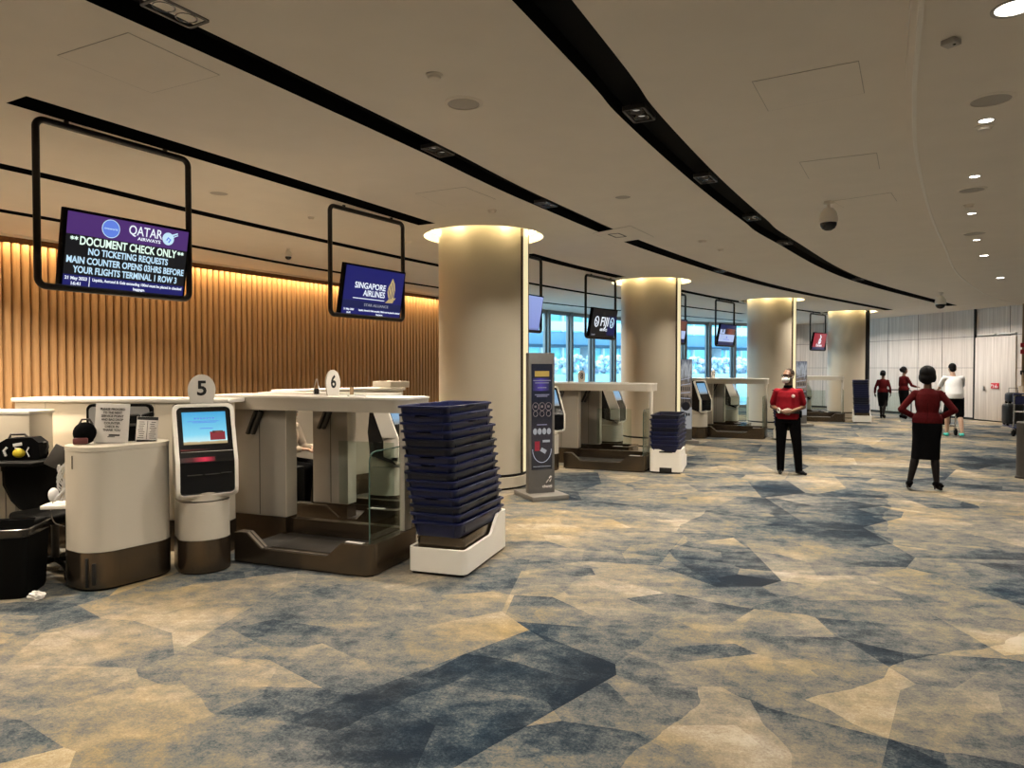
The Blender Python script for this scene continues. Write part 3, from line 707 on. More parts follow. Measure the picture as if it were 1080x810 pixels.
def c_doc(sc, W, Hh):
    x = W/2-.022; z = Hh/2-.022
    scr(sc, -x, -z, x, z, 'scr_black'); scr(sc, -x, z-.165, x, z, 'scr_purple', y=-.002); scr(sc, -x, -z, x, -z+.088, 'scr_navy', y=-.002)
    flat('round_emblem', disc(-.17, z-.082, .066), -.0035, 'scr_blue', sc); flat('emblem_rim', disc(-.17, z-.082, .0715), -.0030, 't_cyan', sc, .0006)
    text('oneworld', .026, 't_cyan', sc, (-.17, -.0052, z-.082), w=.105)
    T = lambda s, sz, m, xx, zz, w, bo=.0, al='CENTER': text(s, sz, m, sc, (xx, -.0045, zz), bold=bo, w=w, align=al)
    T('QATAR', .105, 't_white', .115, z-.066, .285, .0008); T('AIRWAYS القطرية'.split()[0], .036, 't_white', .15, z-.125, .20, .0006)
    # round animal-head emblem to the right of the name
    flat('airline_emblem', disc(.315, z-.085, .052), -.0035, 't_cyan', sc); b = MB(); b.tube([(.325, -.0055, z-.075), (.35, -.0055, z-.05), (.395, -.0055, z-.03)], .006, 6); b.tube([(.335, -.0055, z-.078), (.365, -.0055, z-.062), (.40, -.0055, z-.045)], .004, 6)
    b.build('emblem_horns', 't_cyan', sc); b = MB(); b.tube([(.30, -.0052, z-.10), (.315, -.0052, z-.075), (.335, -.0052, z-.09), (.32, -.0052, z-.115)], .006, 6); b.build('emblem_head', 'scr_blue', sc)
    T('DOCUMENT CHECK ONLY', .088, 't_mint', .0, .070, .80, .0020)
    b = MB()
    for x_ in (-.455, -.425, .425, .455):
        for k in range(3): b.box((x_, -.005, .085), (.030, .0012, .0065), (0, R(90+60*k), 0))
    b.build('asterisk', 't_mint', sc, smooth=False)
    T('NO TICKETING REQUESTS', .072, 't_cyan', .0, -.005, .66, .0018)
    T('MAIN COUNTER OPENS 03HRS BEFORE', .072, 't_cyan', .0, -.078, .97, .0018)
    T('YOUR FLIGHTS TERMINAL 1 ROW 3', .072, 't_cyan', .0, -.150, .86, .0018)
    T('21 May 2023', .034, 't_white', -x+.095, -z+.062, .165, .001); T('16:41', .034, 't_white', -x+.095, -z+.022, .07, .001)
    scr(sc, -x+.193, -z+.006, -x+.198, -z+.082, 't_white', 'divider', -.0035)
    T('Liquids, Aerosol & Gels exceeding 100ml must be placed in checked', .032, 't_white', .10, -z+.062, .76, .0008); T('baggage.', .032, 't_white', .10, -z+.022, .10, .0008)
def c_bird(sc, W, Hh):
    x = W/2-.022; z = Hh/2-.022
    scr(sc, -x, -z, x, z, 'scr_navy'); scr(sc, -x, -z+.08, x, -z+.165, 'scr_navy2', y=-.002)
    T = lambda s, sz, m, xx, zz, w, bo=.0: text(s, sz, m, sc, (xx, -.0045, zz), bold=bo, w=w)
    T('SINGAPORE', .098, 't_white', -.075, .065, .52, .0016); T('AIRLINES', .098, 't_white', .0, -.02, .37, .0016)
    scr(sc, -.345, -.088, .185, -.079, 't_white', 'underline', -.0035)
    bird = [(.29, .20), (.335, .14), (.355, .06), (.345, -.02), (.352, -.04), (.385, -.03), (.372, -.055), (.352, -.065), (.335, -.10), (.205, -.105), (.245, -.07), (.262, -.055), (.24, -.02), (.222, .03), (.232, .09), (.262, .14)]
    flat('bird_emblem', bird, -.0035, 't_gold', sc)
    b = MB(); b.tube([(.262, -.0055, .11), (.30, -.0055, .03), (.30, -.0055, -.05)], .004, 6); b.tube([(.29, -.0055, .15), (.33, -.0055, .05), (.325, -.0055, -.03)], .004, 6); b.tube([(.235, -.0055, .06), (.27, -.0055, -.01), (.275, -.0055, -.06)], .004, 6); b.build('bird_feather_line', 'scr_navy', sc)
    T('STAR ALLIANCE', .045, 't_dim', .06, -.155, .42); T('21 May 2023', .03, 't_white', -x+.11, -z+.058, .16, .0008); T('16:41', .03, 't_white', -x+.11, -z+.02, .06, .0008)
    T('Liquids, Aerosol & Gels exceeding 100ml must be placed in checked', .03, 't_white', .13, -z+.058, .72, .0006); T('baggage.', .03, 't_white', .13, -z+.02, .12, .0006)
def c_pale(sc, W, Hh):
    x = W/2-.02; z = Hh/2-.02; scr(sc, -x, -z, x, z, 'scr_lilac')
def c_fiji(sc, W, Hh):
    x = W/2-.02; z = Hh/2-.02; scr(sc, -x, -z, x, z, 'scr_black'); scr(sc, .17, -z+.05, x, z-.12, 'scr_navy2', y=-.002)
    for cx, m in ((-.30, 't_white'), (.33, 't_cyan')):
        b = MB(); b.tube([(cx+.075*math.cos(2*PI*k/28), -.005, .03+.10*math.sin(2*PI*k/28)) for k in range(28)], .009, 6, closed=True); b.tube([(cx-.04, -.005, .06), (cx+.03, -.005, .02), (cx-.02, -.005, -.03)], .010, 6); b.build('round_emblem', m, sc)
    text('FIJI', .26, 't_white', sc, (.02, -.0045, .03), bold=.003, w=.33, shear=.1); text('AIRWAYS', .075, 't_white', sc, (.02, -.0045, -.13), bold=.001, w=.30)
    text('16:41', .045, 't_dim', sc, (-.37, -.0045, -.235), w=.14)
def c_photo(sc, W, Hh, two=False):
    x = W/2-.02; z = Hh/2-.02; scr(sc, -x, -z, x, z, 'scr_navy2'); scr(sc, -x, -z+.10, x, .02, 'scr_pale', y=-.002)
    scr(sc, -x if not two else -.12, .02, x, z-.10 if two else z-.02, 'scr_brown', y=-.002)
    if two:
        scr(sc, -x+.02, .03, -.18, z-.13, 'scr_pale', 'card', -.003); scr(sc, -.34, .07, -.28, .16, 'scr_black', 'card_mark', -.0045)
    b = MB(); b.box((.0, -.004, -.06), (.06, .002, .05)); b.box((.0, -.004, -.12), (.4, .002, .015)); b.build('caption_bar', 'scr_blue', sc, smooth=False)
def c_photo2(sc, W, Hh): c_photo(sc, W, Hh, True)
def c_red(sc, W, Hh):
    x = W/2-.02; z = Hh/2-.02; scr(sc, -x, -z, x, z, 'scr_red'); scr(sc, -x, -z, x, -z+.09, 'scr_navy2', y=-.002)
    b = MB(); b.tube([(-.02, -.006, .22), (.05, -.006, .15), (.0, -.006, .08), (.08, -.006, .03), (.03, -.006, -.03), (-.06, -.006, -.02), (-.05, -.006, .05), (.02, -.006, .10)], .020, 6); b.tube([(-.09, -.006, -.05), (.0, -.006, -.07), (.09, -.006, -.04)], .016, 6); b.build('script_emblem', 't_white', sc)
    text('Emirates', .13, 't_white', sc, (0, -.0045, -.13), bold=.002, w=.46)
def build_displays():
    dd = [((-3.45, 5.19), (-2.83, 6.25), 'nearest hanging display, with a purple header and a document check message', c_doc),
          ((-2.03, 7.94), (-1.37, 9.0), 'second hanging display, navy blue with a gold bird emblem, left of the nearest pillar', c_bird),
          ((-.17, 10.93), (.48, 11.95), 'hanging display half hidden by the nearest pillar, showing a plain pale blue picture', c_pale),
          ((1.45, 13.9), (2.14, 14.85), 'black hanging display with white round emblems, left of the second pillar', c_fiji),
          ((3.56, 16.85), (4.33, 17.8), 'hanging display cut off by the right edge of the second pillar', c_photo),
          ((5.43, 19.0), (6.22, 19.95), 'hanging display with a photo strip over pale blue, left of the third pillar', c_photo2),
          ((9.95, 23.75), (10.82, 24.6), 'farthest hanging display, red with white script, left of the last pillar', c_red)]
    for p, q, l, c in dd: display(p, q, l, c)

# ---------------------------------------------------------------- self check-in kiosk
def kiosk(loc, rz, label, rim=.03, pic='scr_sky', detail=True):
    t = thing('check_in_kiosk', label, 'kiosk', (*loc, 0), rz, 'self check-in kiosks')
    def base(w, f, bk, n=14):     # bulging front at -y
        return [(w/2*math.sin(a)*1.0, -f*math.cos(a)) for a in [R(-90+180*k/n) for k in range(n+1)]]+[(w/2, bk), (-w/2, bk)]
    MB().prism(base(.40, .17, .20), .012, .27).build('bronze_plinth', 'bronze', t)
    MB().prism(base(.37, .15, .18), 0, .02).build('foot', 'plinth', t)
    b = MB(); b.prism(base(.39, .165, .19), .272, .575); b.prism(base(.385, .162, .19), .585, .80); b.build('pedestal', 'counter', t)
    # head: bent profile (y, z); the face leans back above and drops below
    prof = [(.02, 1.36), (-.125, .985), (-.165, .90), (-.165, .66), (-.13, .615)]
    back = [(.17, .70), (.20, .95), (.16, 1.34)]
    W = .475
    hd = MB().prism(prof[::1]+back, -(W/2-.03), W/2-.03, yz()).build('head_housing', 'black', t, angle=20)
    # pale surround, following the bent face
    def face_pt(s, off):
        """point at arc length s down the profile, pushed out by off"""
        L = [0]
        for a, b2 in zip(prof[:-1], prof[1:]): L.append(L[-1]+math.dist(a, b2))
        s = max(0, min(L[-1], s))
        for i in range(len(L)-1):
            if s <= L[i+1]+1e-9:
                k = (s-L[i])/(L[i+1]-L[i]); a, b2 = prof[i], prof[i+1]; n = Vector((b2[1]-a[1], a[0]-b2[0])).normalized(); break
        return a[0]+(b2[0]-a[0])*k+n.x*off, a[1]+(b2[1]-a[1])*k+n.y*off
    Lt = sum(math.dist(a, b2) for a, b2 in zip(prof[:-1], prof[1:]))
    pts = []
    for (x, s) in rrect(W-.012, Lt-.012, .045, 6, 0, Lt/2):
        pts.append((x, s))
    # densify the long sides so that the surround bends with the face
    dense = []
    for i, a in enumerate(pts):
        b2 = pts[(i+1) % len(pts)]; m = max(1, int(math.dist(a, b2)/.04))
        for k in range(m): dense.append((a[0]+(b2[0]-a[0])*k/m, a[1]+(b2[1]-a[1])*k/m))
    rg = []
    for i, (x, s) in enumerate(dense):
        k = 1-.028/(.5*W); k2 = 1-.028/(.5*Lt); xi, si = x*k, Lt/2+(s-Lt/2)*k2
        y0, z0 = face_pt(s, rim*0+.012); y1, z1 = face_pt(s, -rim); y2, z2 = face_pt(si, .012); y3, z3 = face_pt(si, -rim)
        rg.append([Vector((x, y1, z1)), Vector((x, y0, z0)), Vector((xi, y2, z2)), Vector((xi, y3, z3))])
    MB().rings(rg, close=True).build('pale_surround', 'white', t, angle=50)
    # things on the face
    def quad(name, x0, s0, x1, s1, m, off=.003, par=hd):
        b = MB(); y0, z0 = face_pt(s0, off); y1, z1 = face_pt(s1, off); y2, z2 = face_pt(s0, off-.004); y3, z3 = face_pt(s1, off-.004)
        b.rings([[Vector((x0, y0, z0)), Vector((x1, y0, z0)), Vector((x1, y1, z1)), Vector((x0, y1, z1))][::-1], [Vector((x0, y2, z2)), Vector((x1, y2, z2)), Vector((x1, y3, z3)), Vector((x0, y3, z3))][::-1]])
        return b.build(name, m, par, smooth=False)
    quad('screen', -.165, .075, .165, .345, pic)
    if detail:
        quad('red_building_picture', .035, .245, .15, .315, 'poster_red', .0045); quad('dark_roof_picture', .055, .238, .135, .255, 'scr_brown', .005)
        b = MB()
        y0, z0 = face_pt(.13, .006)
        for k in range(7): b.box((-.07+.023*k, y0, z0), (.012, .003, .010))
        y0, z0 = face_pt(.155, .006); b.box((-.01, y0, z0), (.24, .003, .004)); y0, z0 = face_pt(.165, .006); b.box((.0, y0, z0), (.18, .003, .004)); y0, z0 = face_pt(.215, .006); b.box((.01, y0, z0), (.10, .003, .005))
        b.build('screen_caption', 'scr_blue', hd, smooth=False)
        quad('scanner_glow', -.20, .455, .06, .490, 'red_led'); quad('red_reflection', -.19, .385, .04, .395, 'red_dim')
        b = MB()
        for s, x0, x1 in ((.595, -.15, -.04), (.595, -.02, .09), (.590, .10, .18)):
            y0, z0 = face_pt(s, .003); b.box(((x0+x1)/2, y0, z0), (x1-x0, .006, .006))
        b.build('slot', 'dgrey', hd, smooth=False)
        quad('fold_line', -.19, .405, .20, .409, 'grille')
        for x in (-.13, .10): b = MB(); y0, z0 = face_pt(.035, .003); b.box((x, y0, z0), (.10, .004, .008)); b.build('sensor_bar', 'dgrey', hd, smooth=False)
    return t
def arch_sign(p, rz, num, label, s=1.0):
    t = thing('number_sign', label, 'sign', p, rz, 'white number signs on the counters'); t.scale = (s,)*3
    pts = [(-.092, 0)]+[(.102*math.sin(a)*-1, .125+.125*-math.cos(a)*-1) for a in []]
    pts = [(-.085, 0), (-.104, .08)]+[(-.108*math.cos(a), .12+.13*math.sin(a)) for a in [PI*k/18 for k in range(19)]]+[(.104, .08), (.085, 0)]
    MB().prism(pts, -.008, .008, xz()).build('plate', 'white', t, angle=50)
    text(num, .17, 'ink', t, (0, -.0095, .128), bold=.004, name='number')
    return t

# ---------------------------------------------------------------- bag drop belt unit
def belt_base(t, x0, x1, dep, notch, name='belt_base', top=.255):
    """bronze tub: notch = (xa, xb, xc, xd) slope down a-b, low to c, up to d"""
    xa, xb, xc, xd = notch; r = .11; lo = .135
    front = [(x0, 0, top), (xa, 0, top), (xb, 0, lo), (xc, 0, lo), (xd, 0, top), (x1-r, 0, top)]
    arc = [(x1-r+r*math.sin(a), r-r*math.cos(a), top) for a in [R(15*k) for k in range(1, 7)]]
    path = front+arc+[(x1, dep-.02, top), (x1, dep, top)]+[(x0, dep, top)]
    b = MB(); b.wall(path, .085, .012); base = b.build(name, 'bronze', t, angle=25)
    b = MB(); b.wall([(x0+.02, .02, .02), (x1-.06, .02, .02), (x1-.02, .06, .02), (x1-.02, dep-.02, .02), (x0, dep-.02, .02)], .05, 0); b.build('foot_recess', 'plinth', base)
    b = MB(); b.box(((x0+x1-.085)/2, dep/2, .075), (x1-x0-.10, dep-.16, .09), bev=.006); b.build('belt', 'rubber', base)
    b = MB(); b.box(((xb+xc)/2, dep*.42, .126), ((xc-xb)*.98, dep*.5, .012), bev=.003); b.build('scale_plate', 'pad', base)
    # bright edge trim on the notch slope and lip
    b = MB()
    for yy in (.012, .055):
        b.rings([[Vector((x, yy, z+.0015)), Vector((x, yy+.028, z+.0015)), Vector((x, yy+.028, z+.006)), Vector((x, yy, z+.006))] for x, z in ((x0+.02, top), (xa, top), (xb, lo))])
    b.build('bright_edge', 'steel', base, smooth=False)
    b = MB(); b.rings([[Vector((x, .02, z)), Vector((x, .04, z)), Vector((x, .04, z+.004)), Vector((x, .02, z+.004))] for x, z in ((xb, lo+.001), (xc, lo+.001))]); b.build('lip_strip', 'steel', base, smooth=False)
    b = MB(); b.box((xd+.10, .045, top+.003), (.16, .05, .006), bev=.002); b.build('end_cover', 'lgrey', base)
    return base
def unit(C, rz, label, full=True):
    t = thing('bag_drop_counter', label, 'bag drop', (*C, 0), rz, 'bag drop counters along the hall')
    x0 = -1.35
    belt_base(t, x0, 0, .72, (-1.22, -1.07, -.42, -.28))
    b2 = belt_base(t, -1.75, -.50, .55, (-1.35, -1.20, -.98, -.86), 'second_belt_base', .25); b2.location = (0, 1.28, 0)
    # panels
    for nm, y, xa, xb, mm in (('panel', .66, -2.15, -1.28, 'panel'), ('second_panel', 1.38, -1.52, -1.10, 'panel')):
        w = MB(); w.box(((xa+xb)/2, y, .78), (xb-xa, .14, 1.02), bev=.008); pn = w.build(nm, mm, t)
        g = MB(); g.box((xb-(.30 if nm == 'panel' else .2), y-.071, .78), (.006, .004, 1.0)); g.build('panel_joint', 'dgrey', pn, smooth=False)
        g = MB(); g.box(((xa+xb)/2, y, .14), (xb-xa, .16, .26)); g.build('panel_plinth', 'bronze', pn)
        g = MB(); g.box((xb+.002, y, .78), (.012, .15, 1.01), bev=.004); g.build('edge_strip', 'counter', pn)
        g = MB()
        for s in (0, .055): g.box((xb-.36*(1 if nm == 'panel' else .75)+s, y-.10, 1.14), (.028, .05, .24), (0, R(25), 0), .006)
        g.build('scanner_arm', 'dgrey', pn)
    # counter top bridge with a leg at the hall end
    for nm, lx, x1, ya, yb in (('counter_top', 2.17, 0, .50, 1.04), ('rear_counter_top', 1.55, -.62, 1.20, 1.62)):
        tp = MB(); tp.prism(rrect(lx, yb-ya, .10, 6, x1-lx/2, (ya+yb)/2), 1.265, 1.375); bt = tp.build(nm, 'counter', t, angle=25)
        w = MB(); w.prism(rrect(lx+.01, yb-ya+.01, .10, 6, x1-lx/2, (ya+yb)/2), 1.375, 1.393); w.build('top_sheet', 'top', bt, angle=25)
    w = MB(); w.box((-1.95, 1.12, 1.33), (.42, .16, .10)); w.build('link_board', 'counter', t)
    w = MB(); w.box((-.035, .60, .775), (.055, .12, 1.04), bev=.012); lg = w.build('leg', 'counter', t)
    # glass wing on the hall end of the belt
    g = MB(); prof = [(.06, .255), (.56, .255), (.56, .98)]+[(.14-.08*math.sin(a), .90+.08*math.cos(a)) for a in [R(15*k) for k in range(0, 7)]]
    g.prism(prof, -.058, -.048, yz()); gl = g.build('glass_wing', 'glass', t, angle=20)
    g = MB(); g.tube([(-.053, y, z) for y, z in prof[2:]]+[(-.053, .06, .255)], .0055, 6); g.build('glass_edge', 'glassedge', gl)
    # second glass screen between the belts
    g = MB(); g.box((-.80, 1.18, .62), (.62, .010, .62)); g2 = g.build('glass_screen', 'glass', t, smooth=False)
    return t

# ---------------------------------------------------------------- tray trolleys and their trays
def tray_mesh():
    b = MB(); w, l = .455, .965
    def rr(k, z, r=.05): return [Vector((x, y, z)) for x, y in rrect(w-k, l-k, r, 4)]
    # rounded box: outside up, over the rim, down the inside
    b.rings([rr(.07, 0), rr(.062, .005), rr(.030, .095), rr(.030, .10), rr(-.002, .10), rr(-.002, .117), rr(.02, .121), rr(.038, .115), rr(.070, .012), rr(.08, .009)])
    # stiffening ribs and hand grips along the sides
    for s in (-1, 1):
        for y in (-.36, .36): b.box((s*(w/2-.020), y, .062), (.008, .012, .060))
        b.box((s*(w/2-.010), 0, .108), (.022, .20, .022), bev=.004)
        for x in (-.16, .16): b.box((x, s*(l/2-.020), .062), (.012, .008, .060))
        b.box((0, s*(l/2-.010), .108), (.14, .022, .022), bev=.004)
    return b
def trolley(C, rz, n, z0, flip, label, where, lean, pitch=.066):
    t = thing('tray_trolley', label, 'trolley', (*C, 0), rz, 'white trolleys under the tray stacks')
    W, L = .50, 1.02
    def zt(y):
        k = (L-y)/L if flip else y/L
        if flip: return .375 if k > .45 else (.20+(.375-.20)*max(0, (k-.30)/.15))
        return .215 if k < .60 else min(.36, .215+(k-.60)/.17*.145)
    path = []
    rr = rrect(W, L, .055, 5, 0, L/2)
    rr = rr[::-1]
    rr = rr[::-1]
    for i, a in enumerate(rr):
        b_ = rr[(i+1) % len(rr)]; m = max(1, int(math.dist(a, b_)/.03))
        for k in range(m): path.append((a[0]+(b_[0]-a[0])*k/m, a[1]+(b_[1]-a[1])*k/m))
    b = MB(); b.wall([(x, y, zt(y)) for x, y in path], .028, .025, closed=True); sh = b.build('tub', 'white', t, angle=40)
    MB().box((0, L/2, .012), (W-.06, L-.06, .024)).build('foot', 'plinth', t)
    yc = L/2-.02 if not flip else L/2-.06
    b = MB(); b.wall([(x, y, z0-.004) for x, y in rrect(.41, .88, .04, 4, 0, L/2)], .02, .03, closed=True); b.box((0, L/2, z0-.02), (.40, .87, .02)); b.build('tray_support', 'bronze' if not flip else 'grey', t)
    if flip:
        b = MB(); b.box((0, -.001, .335), (.20, .012, .022), bev=.003); b.build('hand_slot', 'plinth', t); b = MB(); b.box((.0, -.001, .055), (.19, .012, .07), bev=.004); b.build('toe_notch', 'plinth', t)
    base = None
    words = ['bottom', 'second from the bottom', 'third from the bottom', 'fourth from the bottom', 'fifth from the bottom', 'sixth from the bottom', 'seventh from the bottom', 'eighth from the bottom']
    up = ['topmost', 'second from the top', 'third from the top', 'fourth from the top', 'fifth from the top', 'sixth from the top', 'seventh from the top', 'eighth from the top']
    rt = Matrix.Rotation(rz, 4, 'Z')
    for k in range(n):
        global TRAY
        if TRAY is None:
            o = tray_mesh().build('tray', 'navy'); TRAY = {'navy': o.data}; d2 = o.data.copy(); d2.materials[0] = M['navyd']; TRAY['navyd'] = d2
        else:
            o = bpy.data.objects.new('tray', TRAY['navy']); link(o)
        o.data = TRAY[random.choice(['navy', 'navy', 'navyd'])]
        f = k/max(1, n-1); j = lambda s: random.uniform(-s, s)
        p = rt @ Vector((lean[0]*f+j(.006), yc+lean[1]*f+j(.008), 0))
        o.location = (C[0]+p.x, C[1]+p.y, z0+.002+pitch*k); o.rotation_euler = (0, 0, rz-.05+j(.02))
        pos = words[k] if k < n/2 else up[n-1-k]
        tag(o, 'dark blue plastic tray, %s in the %s' % (pos, where), 'tray', 'blue trays in the %s' % where)
    return t
TRAY = None

def totem(C, rz, label, kind):
    t = thing('poster_totem', label, 'totem', (*C, 0), rz, 'poster totems beside the pillars')
    MB().box((.02, .02, .03), (.50, .62, .06), bev=.008).build('foot_plate', 'grey', t)
    bd = MB().box((0, 0, .95), (.36, .10, 1.78), bev=.008).build('body', 'totem', t)
    s = flat('poster', rect(-.145, .36, .145, 1.70) if kind == 0 else rect(-.178, .30, .172, 1.835), -.0505, 'poster' if kind == 0 else 'poster_photo', bd, .002)
    y = -.0525
    if kind == 0:
        flat('gold_title', rect(-.10, 1.54, .10, 1.61), y, 'gold', bd); text('TRAVEL', .04, 'ink', bd, (0, y-.002, 1.575), w=.13) if False else None
        flat('violet_band', rect(-.13, 1.36, .10, 1.52), y, 'violet', bd)
        b = MB()
        for z, w in ((1.49, .24), (1.46, .19), (1.40, .12), (1.31, .20), (1.29, .15), (.93, .14)): b.box((0, y-.002, z), (w, .002, .012))
        b.build('caption_bar', 'capgrey', bd, smooth=False)
        b = MB()
        for cx in (-.09, .0, .09):
            b.tube([(cx+.042*math.cos(a), y-.003, 1.16+.05*math.sin(a)) for a in [2*PI*k/20 for k in range(20)]], .004, 5, closed=True); b.tube([(cx+.03*math.cos(a), y-.003, 1.07+.035*math.sin(a)) for a in [2*PI*k/20 for k in range(20)]], .004, 5, closed=True); b.box((cx, y-.002, 1.16), (.03, .002, .03))
        b.build('ring_drawing', 'ringgrey', bd, smooth=False)
        b = MB()
        for k in range(4): b.prism(disc(-.096+.064*k, .845, .028, .04), y-.003, y-.001, xz())
        b.build('pale_disc', 'dotgrey', bd, smooth=False)
        b = MB(); b.tube([(.13*math.cos(a), y-.003, .62+.17*math.sin(a)) for a in [PI+PI*k/20 for k in range(21)]], .004, 5); b.build('arc_drawing', 't_dim', bd)
        flat('red_drawing', rect(-.10, .60, -.03, .72), y, 'poster_red', bd); b = MB(); b.box((.06, y-.002, .72), (.10, .002, .03)); b.box((.02, y-.002, .60), (.08, .002, .05), (0, R(30), 0)); b.box((0, y-.002, .40), (.24, .002, .006)); b.build('pale_drawing', 'dotgrey', bd, smooth=False)
        b = MB(); b.tube([(.06, y-.003, .19), (.09, y-.003, .23), (.11, y-.003, .20), (.13, y-.003, .24)], .006, 6); b.tube([(.10, y-.003, .245), (.125, y-.003, .27), (.135, y-.003, .255)], .008, 6); b.build('script_mark', 'paper', bd)
        text('changi', .055, 'paper', bd, (.075, y-.002, .145), w=.13, bold=.001)
    else:
        flat('dark_disc', disc(.04, .80, .095), y-.001, 'scr_black', bd); flat('white_foot', rect(-.178, .30, .172, .78), y-.0002, 'posterfoot', bd)
        b = MB()
        for x, w in ((-.10, .05), (-.03, .05), (.06, .04), (.11, .04)): b.box((x, y-.003, .62), (w, .002, .06))
        for z in (.74, .71, .68): b.box((-.10, y-.003, z), (.06, .002, .015))
        b.build('caption_bar', 'ink', bd, smooth=False)
        b = MB()
        for z, s in ((1.40, .08), (1.28, .05), (1.10, .03), (.98, -.02)): b.box((.0, y-.003, z), (.28, .002, .014), (0, -s*3, 0))
        b.build('roof_line', 't_dim', bd, smooth=False)
        b = MB()
        for k in range(6): b.box((-.11+.045*k, y-.003, 1.19), (.02, .002, .09))
        b.build('window_row', 'scr_black', bd, smooth=False)
    return t
# ================================================================== THE NEAR DESK AND ITS CLUTTER
def build_near_desk():
    M['glassedge'] = mat('green_glass_edge', (.05, .10, .085), .2, var=.05); M['totem'] = mat('totem_grey_metal', (.145, .14, .135), .45, .3, var=.04); M['posterfoot'] = glow('poster_white_foot', (.42, .42, .42), .6)
    # podium
    t = thing('check_in_podium', 'rounded cream check-in podium with a bronze foot, left of the nearest kiosk', 'podium', (-3.08, 5.555, 0), R(57))
    pl = rrect(.70, .50, .20, 8)
    MB().prism(rrect(.66, .46, .19, 8), 0, .02).build('foot', 'plinth', t)
    MB().prism(rrect(.71, .51, .205, 8), .018, .285).build('bronze_plinth', 'bronze', t)
    bd = MB().prism(pl, .287, 1.03).build('body', 'counter', t)
    MB().prism(rrect(.705, .505, .202, 8), 1.032, 1.065).build('top', 'counter', t)
    b = MB(); b.box((-.29, -.19, .13), (.03, .03, .16), (0, 0, R(-45)), .008); b.box((-.322, -.155, .14), (.02, .03, .22), (0, 0, R(-60)), .006); b.build('socket_strip', 'plinth', t)
    b = MB(); b.cyl((-.352, -.02, .90), (-.352, -.02, 1.0), .006, n=8); b.build('hinge', 'steel', bd)
    def on(x, y, z=1.065):
        c, s = math.cos(R(57)), math.sin(R(57)); return Vector((-3.08+c*x-s*y, 5.555+s*x+c*y, z))
    # upright notice on the podium
    n = thing('notice_sheet', 'white sheet with printed notice standing on the cream podium', 'notice', on(-.07, -.02), R(20))
    n.rotation_euler = (R(-6), R(3), R(20))
    MB().box((0, 0, .155), (.235, .006, .31), bev=.002).build('sheet', 'paper', n)
    for k, (s, w) in enumerate((('PLEASE PROCEED', .17), ('TO THE NEXT', .13), ('SERVICE POINT', .155), ('AND BAG DROP', .15), ('COUNTER', .11), ('CHECK IN', .095), ('THANK YOU', .12))):
        text(s, .024, 'ink', n, (0, -.0045, .265-.027*k), w=w, bold=.0006)
    text('AIRLINE', .02, 'ink', n, (.02, -.0045, .062), w=.07, bold=.0006) if False else None
    b = MB(); b.box((.02, -.0038, .065), (.075, .001, .012)); b.box((.0, -.0038, .052), (.05, .001, .006)); b.build('printed_mark', 'ink', n, smooth=False)
    MB().box((0, .03, .006), (.20, .09, .012), bev=.003).build('foot', 'lgrey', n)
    # small printed card on a stand
    n = thing('price_card', 'small cream card with two columns of print on the podium, right of the notice', 'card', on(.17, -.09), R(24)); n.rotation_euler = (R(-14), R(4), R(24))
    MB().box((0, 0, .10), (.155, .005, .20), bev=.002).build('card', 'paper', n)
    b = MB(); b.box((0, -.0032, .185), (.15, .001, .026)); b.build('dark_header', 'ink', n)
    b = MB()
    for k in range(9):
        for x, w in ((-.042, .045), (.04, .05)): b.box((x+random.uniform(-.006, .006), -.0032, .155-.016*k), (w*random.uniform(.6, 1), .001, .005))
    b.box((0, -.0032, .09), (.004, .001, .15)); b.build('printed_line', 'dgrey', n, smooth=False)
    MB().box((0, .035, .006), (.14, .08, .012), bev=.003).build('foot', 'plinth', n)
    # black printer behind
    n = thing('ticket_printer', 'black ticket printer behind the small printed card on the podium', 'printer', on(.10, .12), R(30))
    MB().box((0, 0, .105), (.26, .15, .21), bev=.02).build('body', 'matt', n); MB().box((0, -.077, .13), (.18, .01, .02), bev=.003).build('paper_slot', 'dgrey', n)
    # handset standing at the kiosk side
    n = thing('desk_phone', 'black desk phone with a raised handset on the podium next to the kiosk', 'phone', on(.27, .06), R(40))
    MB().box((0, 0, .02), (.11, .13, .04), (R(8), 0, 0), .01).build('base', 'black', n)
    b = MB(); b.tube([(-.02, .02, .03), (-.02, .03, .12), (.0, .0, .19)], .018, 8); b.box((0, -.01, .20), (.09, .05, .035), (0, R(-15), 0), .012); b.box((.015, .01, .09), (.06, .05, .05), bev=.015); b.build('handset', 'matt', n)
    # round black ball-like bag
    n = thing('black_pouch', 'round black pouch on the podium, left of the printed notice', 'pouch', on(-.20, .10), R(30))
    b = MB(); b.sph((0, 0, .085), (.082, .07, .085)); b.build('body', 'blackcloth', n); b = MB(); b.tube([(-.04, 0, .15), (-.02, 0, .19), (.03, 0, .19), (.05, 0, .15)], .008, 8); b.build('handle', 'dgrey', n); b = MB(); b.box((-.03, -.05, .03), (.10, .05, .05), bev=.012); b.build('side_pocket', 'maroon', n)
    # monitor seen from behind
    p = Vector((-3.27, 5.93, 0))
    n = thing('desk_monitor', 'grey-backed monitor with a thick black rim behind the podium', 'monitor', p, R(6))
    MB().prism(rrect(.52, .42, .05, 6, 0, 1.14), -.02, .02, xz()).build('rim', 'matt', n)
    MB().prism(rrect(.475, .375, .035, 6, 0, 1.14), -.026, -.019, xz()).build('back_panel', 'screenpane', n)
    b = MB(); b.cyl((0, .03, .02), (0, .03, 1.0), .03); b.box((0, .03, .0125), (.32, .26, .025), bev=.006); b.box((0, .03, .97), (.12, .03, .2)); b.build('stand', 'dgrey', n)
    # back counter behind the podium
    t = thing('back_counter', 'long cream counter back wall behind the podium and the nearest kiosk', 'counter', (-3.55, 6.42, 0), R(-6))
    MB().box((0, .07, .81), (2.05, .14, 1.06), bev=.006).build('body', 'cream', t)
